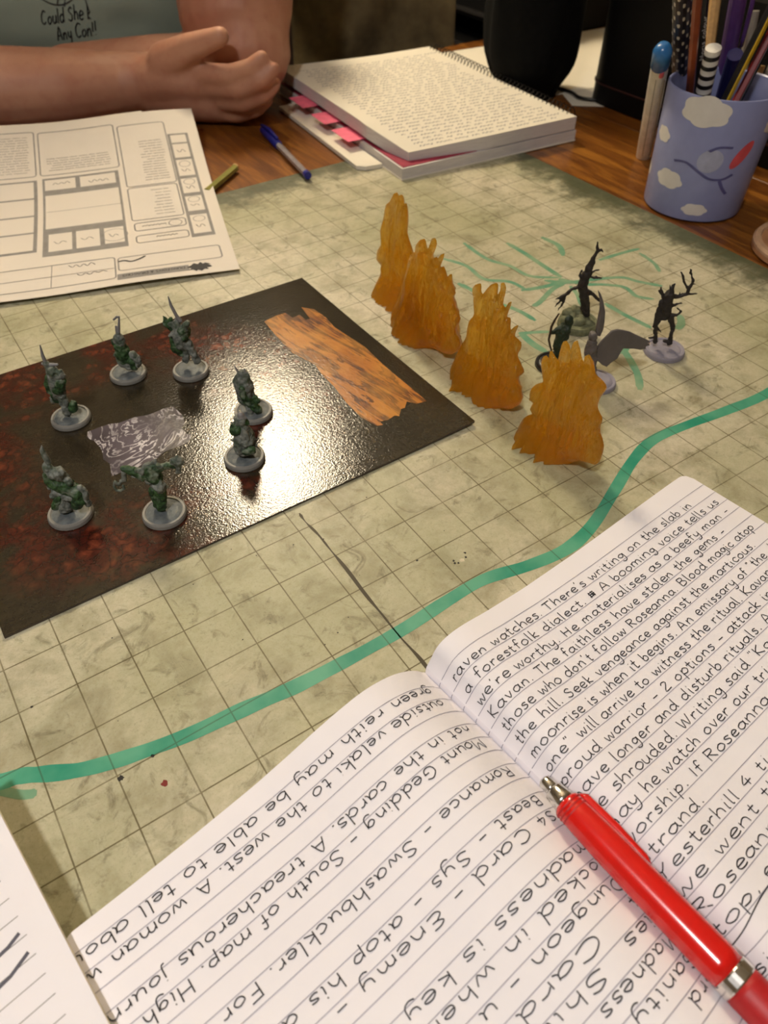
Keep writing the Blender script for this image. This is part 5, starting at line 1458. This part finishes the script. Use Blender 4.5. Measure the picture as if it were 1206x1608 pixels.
obj('dark_stripe', tube([a - EX * .05 - V((0, 0, .05)), b - EX * .05 - V((0, 0, .05))], .115, 6), MT['black_paint'], t)
t, a, b, d = stick('red', .13, 'darkred_paint', 'dark red pencil leaning right beside the yellow one', 1.0, tip=('raw_wood', .4))
obj('dark_stripe', tube([a + EX * .06 - V((0, 0, .05)), b + EX * .06 - V((0, 0, .05))], .11, 6), MT['black_paint'], t)
stick('tan', .15, 'raw_wood', 'short tan wooden stick at the right of the cup', 0, 'wooden_stick', 'stick', 8)
stick('grey', .14, 'grey_plastic', 'short grey pen at the right rim of the cup', .6, 'pen', 'pen', 10)

# white marker with a blue cap standing beside the cup
a, b = V(DATA['marker'][0]), V(DATA['marker'][1])
a = a + V((.25, .15, .0)) - EX * .22 + EY * .55; a.z = .02
b = b + EY * .6 + EX * .0
d = (b - a).normalized()
L = (b - a).length
t = thing('marker_pen', 'white marker with a blue domed cap leaning against the cup', 'marker', a)
obj('barrel', tube([a, a + d * .05, a + d * (L - .9)], [.24, .28, .28], 20), MT['white_plastic'], t, smooth=False)
obj('cap', tube([a + d * (L - .9), a + d * (L - .25), a + d * (L - .07), a + d * L], [.3, .3, .23, .06], 20), MT['sky_plastic'], t, smooth=True)
q_ = (EX * -.55 - EY * .83).normalized()
obj('red_mark', tube([a + d * (L - 1.35) - EY * .3, a + d * (L - 1.1) - EY * .3], .09, 10), MT['cup_red'], t)
for k in (-1, 1): obj('barrel_rib', tube([a + d * .3 - EY * .3 + EX * .13 * k, a + d * (L - 1.5) - EY * .3 + EX * .13 * k], .05, 6), MT['grey_plastic'], t)

# coaster
o = V((21.65, .37, 0))
t = thing('wooden_coaster', 'round wooden coaster at the right edge of the table', 'coaster', o)
obj('disc', lathe([(.01, -.02), (1.75, -.02), (1.85, .05), (1.85, .28), (1.55, .3), (.01, .3)], o, 48), MT['coaster_wood'], t)
obj('rim', lathe([(1.6, .28), (1.64, .36), (1.8, .36), (1.86, .28), (1.86, .2), (1.6, .25)], o, 48, True), MT['coaster_rim'], t)

# ------------------------------------------------------------------ the person opposite
pdt = DATA['person']
tc = V((11.3, 34.6, 0))
per = thing('person', 'person in a sage green T-shirt with folded arms on the table', 'person', (10.2, 35.5, ZF))
hd = V(pdt['head'])
skin_ch = [list(map(tuple, c)) for c in pdt['skin']] + [list(map(tuple, c)) for c in pdt['neck']]
fx = -EY                                     # the way the person faces
torso_in = [[tuple(V(p[:3]) + EY * .6) + (p[3] * .82,) for p in c] for c in pdt['torso']]
nk = V(pdt['neck'][0][-1][:3])
hc = nk + V((0, 0, 3.4)) + fx * .8
head = [[tuple(hc + V((0, 0, .8))) + (3.2,), tuple(hc + V((0, 0, -1.0)) + fx * .5) + (2.9,)], [tuple(hc + V((0, 0, -2.8)) + fx * 1.2) + (1.9,), tuple(hc + fx * 1.2 + V((0, 0, -1.6))) + (2.2,)],
        [tuple(hc + fx * 3.35 + V((0, 0, .2))) + (.35,), tuple(hc + fx * 3.9 + V((0, 0, -.7))) + (.5,)], [tuple(hc + EX * 3.05) + (.55,), tuple(hc + EX * 3.0 + V((0, 0, -.7))) + (.4,)], [tuple(hc - EX * 3.05) + (.55,), tuple(hc - EX * 3.0 + V((0, 0, -.7))) + (.4,)],
        [tuple(nk - V((0, 0, 2))) + (2.3,), tuple(hc - V((0, 0, 2))) + (2.2,)]]
geo = remesh(chains_geo(skin_ch + torso_in + head, 18), .11, 4)
body = obj('body', geo, MT['skin'], per, smooth=True)
shirt_geo = remesh(chains_geo(pdt['torso'] + pdt['sleeve'] + [[tuple(V(pdt['torso'][0][0][:3]) + V((0, 0, -8))) + (5.0,), tuple(V(pdt['torso'][0][1][:3]) + V((0, 0, -8))) + (5.0,)], [tuple(V(pdt['torso'][0][0][:3])) + (5.1,), tuple(V(pdt['torso'][0][0][:3]) + V((0, 0, -8))) + (5.0,)], [tuple(V(pdt['torso'][0][1][:3])) + (5.0,), tuple(V(pdt['torso'][0][1][:3]) + V((0, 0, -8))) + (5.0,)]], 20), .25, 6)
sv = []
for p in shirt_geo[0]:
    p = V(p); q = noise.noise(V((p.x * .22, p.y * .22, p.z * .5))) * .35 + noise.noise(V((p.x * .6, p.y * .6, p.z * .9 + 4))) * .14
    dd_ = (p - V((tc.x, tc.y, p.z))).normalized()
    sv.append(tuple(p + dd_ * q))
shirt = obj('t_shirt', (sv, shirt_geo[1]), MT['shirt_sage'], per, smooth=True)
# seated lower body
hips = [V(pdt['torso'][0][0][:3]) + V((1.2, -.5, -10)), V(pdt['torso'][0][1][:3]) + V((-1.2, .5, -10))]
lg = []
for h_ in hips:
    kn_ = h_ + fx * 15 + V((0, 0, -.5)); an = V((kn_.x, kn_.y, ZF + 2.4)) - fx * 1.5
    lg += [[tuple(h_) + (4.2,), tuple(kn_) + (2.9,)], [tuple(kn_) + (2.7,), tuple(an) + (1.9,)], [tuple(an) + (1.8,), tuple(an + fx * 6 + V((0, 0, -.7))) + (1.6,)]]
lg += [[tuple(hips[0]) + (4.6,), tuple(hips[1]) + (4.6,)]]
obj('trousers', remesh(chains_geo(lg, 16), .35, 5), MT['trouser_dark'], per, smooth=True)
obj('hair', remesh(chains_geo([[tuple(hc + V((0, 0, 1.5)) - fx * .5) + (3.45,), tuple(hc + V((0, 0, -1.0)) - fx * 1.2) + (3.2,)], [tuple(hc + V((0, 0, 3.2)) + fx * 1.0) + (1.9,), tuple(hc + V((0, 0, 2.6)) + fx * 2.0) + (1.5,)], [tuple(hc - fx * 2 + V((0, 0, -1))) + (2.8,), tuple(hc - fx * 2.2 + V((0, 0, -4))) + (2.4,)]], 16), .25, 4), MT['hair_brown'], per, smooth=True)
for k in (-1, 1):
    e_ = hc + fx * 3.02 + EX * 1.2 * k + V((0, 0, .3))
    obj('eye', lathe([(.02, -.28), (.2, -.2), (.3, 0), (.2, .2), (.02, .28)], e_, 14), MT['eye_white'], per, smooth=True)
    obj('eyebrow', tube([e_ + EX * -.5 + V((0, 0, .6)) + fx * .2, e_ + V((0, 0, .75)) + fx * .3, e_ + EX * .5 + V((0, 0, .6)) + fx * .2], .12, 8), MT['hair_brown'], per)
obj('mouth', tube([hc + fx * 3.0 + V((0, 0, -2.1)) - EX * .9, hc + fx * 3.3 + V((0, 0, -2.2)), hc + fx * 3.0 + V((0, 0, -2.1)) + EX * .9], .22, 8), MT['lip'], per, smooth=True)
# drawing and lettering on the chest, laid onto the cloth
bv = bvhtree.BVHTree.FromPolygons([V(p) for p in sv], [tuple(f) for f in shirt_geo[1]])
SHO = V((7.2, 29.5, 0))
def on_shirt(x, z):
    st = SHO + EX * x + EZ * z - EY * 8
    h_ = bv.ray_cast(st, EY)
    return (h_[0] - EY * .025) if h_[0] else st + EY * 8
rnd = random.Random(8)
tl_ = write('Could She k', 0, 0, .3, rnd, slant=.2, fit=2.35, wob=.12) 
ch_ = [[(-.95 + x, 2.62 + .12 * x + y) for x, y in l] for l in tl_]
ch_ += [[(-.45 + x, 2.0 + .1 * x + y) for x, y in l] for l in write('Any Con!!', 0, 0, .3, rnd, slant=.2, fit=1.9, wob=.12)]
circ = [(.05 + 1.15 * math.cos(q), 4.55 + 1.15 * math.sin(q)) for q in [2 * math.pi * i / 36 for i in range(37)]]
ch_ += [circ, [(.0, 3.4), (.5, 4.6), (.9, 5.3)], [(-.9, 4.0), (-.2, 3.7), (.4, 3.65)], [(.4, 3.65), (.9, 3.9)], [(-1.35, 3.75), (-1.1, 4.4)], [(.3, 3.35), (.45, 3.75), (.1, 3.7)], [(1.35, 3.2), (1.3, 3.6)]]
obj('shirt_print', ribbons(ch_, .055, on_shirt), MT['ink_black'], per)

# chair the person sits on
t = thing('dining_chair', 'dark wooden chair under the person', 'chair', (10.2, 36.5, ZF))
hb = (hips[0] + hips[1]) / 2
sc_ = V((hb.x, hb.y, 0)) + fx * 4
rz = math.atan2(EX.y, EX.x)
zs = hb.z - 4.7
obj('seat', place(box(-8.5, -6, zs - 1.2, 8.5, 10, zs, .3), (sc_.x, sc_.y, 0), rz), MT['chair_wood'], t)
for a_ in (-7.2, 7.2):
    obj('leg', place(box(a_ - .8, -5.8, ZF, a_ + .8, -4.4, zs - 1.2), (sc_.x, sc_.y, 0), rz), MT['chair_wood'], t)
    obj('leg', place(box(a_ - .8, 12.2, ZF, a_ + .8, 13.8, zs + 17), (sc_.x, sc_.y, 0), rz), MT['chair_wood'], t)
obj('seat_rail', place(box(-8.5, 9.5, zs - 1.2, 8.5, 13.8, zs - .1, .2), (sc_.x, sc_.y, 0), rz), MT['chair_wood'], t)
for z in (4, 9, 14): obj('back_slat', place(box(-7.2, 12.6, zs + z, 7.2, 13.4, zs + z + 2.4, .2), (sc_.x, sc_.y, 0), rz), MT['chair_wood'], t)

# ------------------------------------------------------------------ background: coat on a chair, black shelves
def chair(name, label, c, rz, seat_z=-12.5, bz=8):
    t = thing(name, label, 'chair', (c[0], c[1], ZF))
    for a_ in (-3.6, 3.6):
        obj('leg', place(box(a_ - .8, -7.5, ZF, a_ + .8, -5.9, seat_z - 1), (c[0], c[1], 0), rz), MT['chair_wood'], t)
        obj('leg', place(box(a_ - .8, 6.9, ZF, a_ + .8, 8.5, bz), (c[0], c[1], 0), rz), MT['chair_wood'], t)
    obj('seat', place(box(-4.6, -8, seat_z - 1.2, 4.6, 7, seat_z, .3), (c[0], c[1], 0), rz), MT['chair_wood'], t)
    for z in (-6, -1, 4): obj('back_slat', place(box(-3.4, 7.3, z, 3.4, 8.1, z + 2.5, .2), (c[0], c[1], 0), rz), MT['chair_wood'], t)
    return t
cc = V((30.2, 39.0, 0)); crz = rz + math.radians(180)
chair('dining_chair', 'dark wooden chair under the olive coat at the far end of the table', (cc.x, cc.y), crz)
def coat(a, b):
    # hangs over the chair back, folds running diagonally
    x = -4.6 + 9.2 * a
    z = 9.0 - 20 * b
    fold = .8 * math.sin((x * .9 + z * .5) * 1.0 + 1.2 * noise.noise(V((x * .3, z * .2, 3)))) + .5 * noise.noise(V((x * .8, z * .4, 1)))
    y = 9.8 + .75 * fold + (.2 if b < .05 else 0)
    x2 = x * (1 + .03 * b)
    p = Matrix.Rotation(crz, 4, 'Z') @ V((x2, y, 0))
    return V((cc.x + p.x, cc.y + p.y, z))
def coat_solid():
    nu, nv = 40, 40
    off = Matrix.Rotation(crz, 4, 'Z') @ V((0, .45, 0))
    vs = [tuple(coat(i / nu, j / nv)) for j in range(nv + 1) for i in range(nu + 1)]
    N_ = len(vs)
    vs += [tuple(V(p) + off) for p in vs]
    ix = lambda i, j, k: k * N_ + j * (nu + 1) + i
    fs = []
    for j in range(nv):
        for i in range(nu):
            fs += [(ix(i, j, 0), ix(i, j + 1, 0), ix(i + 1, j + 1, 0), ix(i + 1, j, 0)), (ix(i, j, 1), ix(i + 1, j, 1), ix(i + 1, j + 1, 1), ix(i, j + 1, 1))]
    for i in range(nu): fs += [(ix(i, 0, 0), ix(i + 1, 0, 0), ix(i + 1, 0, 1), ix(i, 0, 1)), (ix(i, nv, 0), ix(i, nv, 1), ix(i + 1, nv, 1), ix(i + 1, nv, 0))]
    for j in range(nv): fs += [(ix(0, j, 0), ix(0, j, 1), ix(0, j + 1, 1), ix(0, j + 1, 0)), (ix(nu, j, 0), ix(nu, j + 1, 0), ix(nu, j + 1, 1), ix(nu, j, 1))]
    return vs, fs
obj('olive_coat', coat_solid(), MT['coat_olive'], None, (cc.x, cc.y, 0), True, 'olive brown coat draped over a chair back behind the spiral notebook', 'coat')

t = thing('sideboard', 'dark brown sideboard in the dim background behind the person', 'cabinet', (5, 72, ZF))  # added only to darken the dim far side of the room
obj('carcass', box(-40, 66, ZF + 2, 46, 82, 22, .3), MT['sideboard_brown'], t)
for k in range(4):
    dr_ = obj('door', box(-39 + 21.2 * k, 65.3, ZF + 3.5, -19.6 + 21.2 * k, 66, 21, .1), MT['sideboard_brown'], t)
    obj('knob', lathe([(.01, -.5), (.5, -.4), (.6, 0), (.5, .4), (.01, .5)], (-20.6 + 21.2 * k, 64.9, 2), 14), MT['lamp_metal'], dr_)
for x in (-38, 43): obj('foot', box(x - 1, 67, ZF, x + 1, 80, ZF + 2), MT['sideboard_brown'], t)
t = thing('black_shelf', 'black shelf unit in the dark background beyond the table', 'shelf', (57, 46, ZF))
SX0, SX1, SY0, SY1 = 50.0, 64.0, 27.0, 76.0
obj('side_panel', box(SX0, SY0, ZF, SX1, SY0 + .8, 20), MT['shelf_black'], t)
obj('side_panel', box(SX0, SY1 - .8, ZF, SX1, SY1, 20), MT['shelf_black'], t)
obj('back_panel', box(SX1 - .4, SY0 + .8, ZF, SX1, SY1 - .8, 20), MT['shelf_black'], t)
for z in (-28.2, -20.5, -14.0, -8.7, -5.8, 2.5, 11, 19.2):
    s_ = obj('shelf_board', box(SX0 + .25, SY0 + .8, z - .7, SX1 - .4, SY1 - .8, z), MT['shelf_black'], t)
    obj('edge_strip', box(SX0, SY0 + .8, z - .35, SX0 + .25, SY1 - .8, z - .05), MT['shelf_edge'], s_)
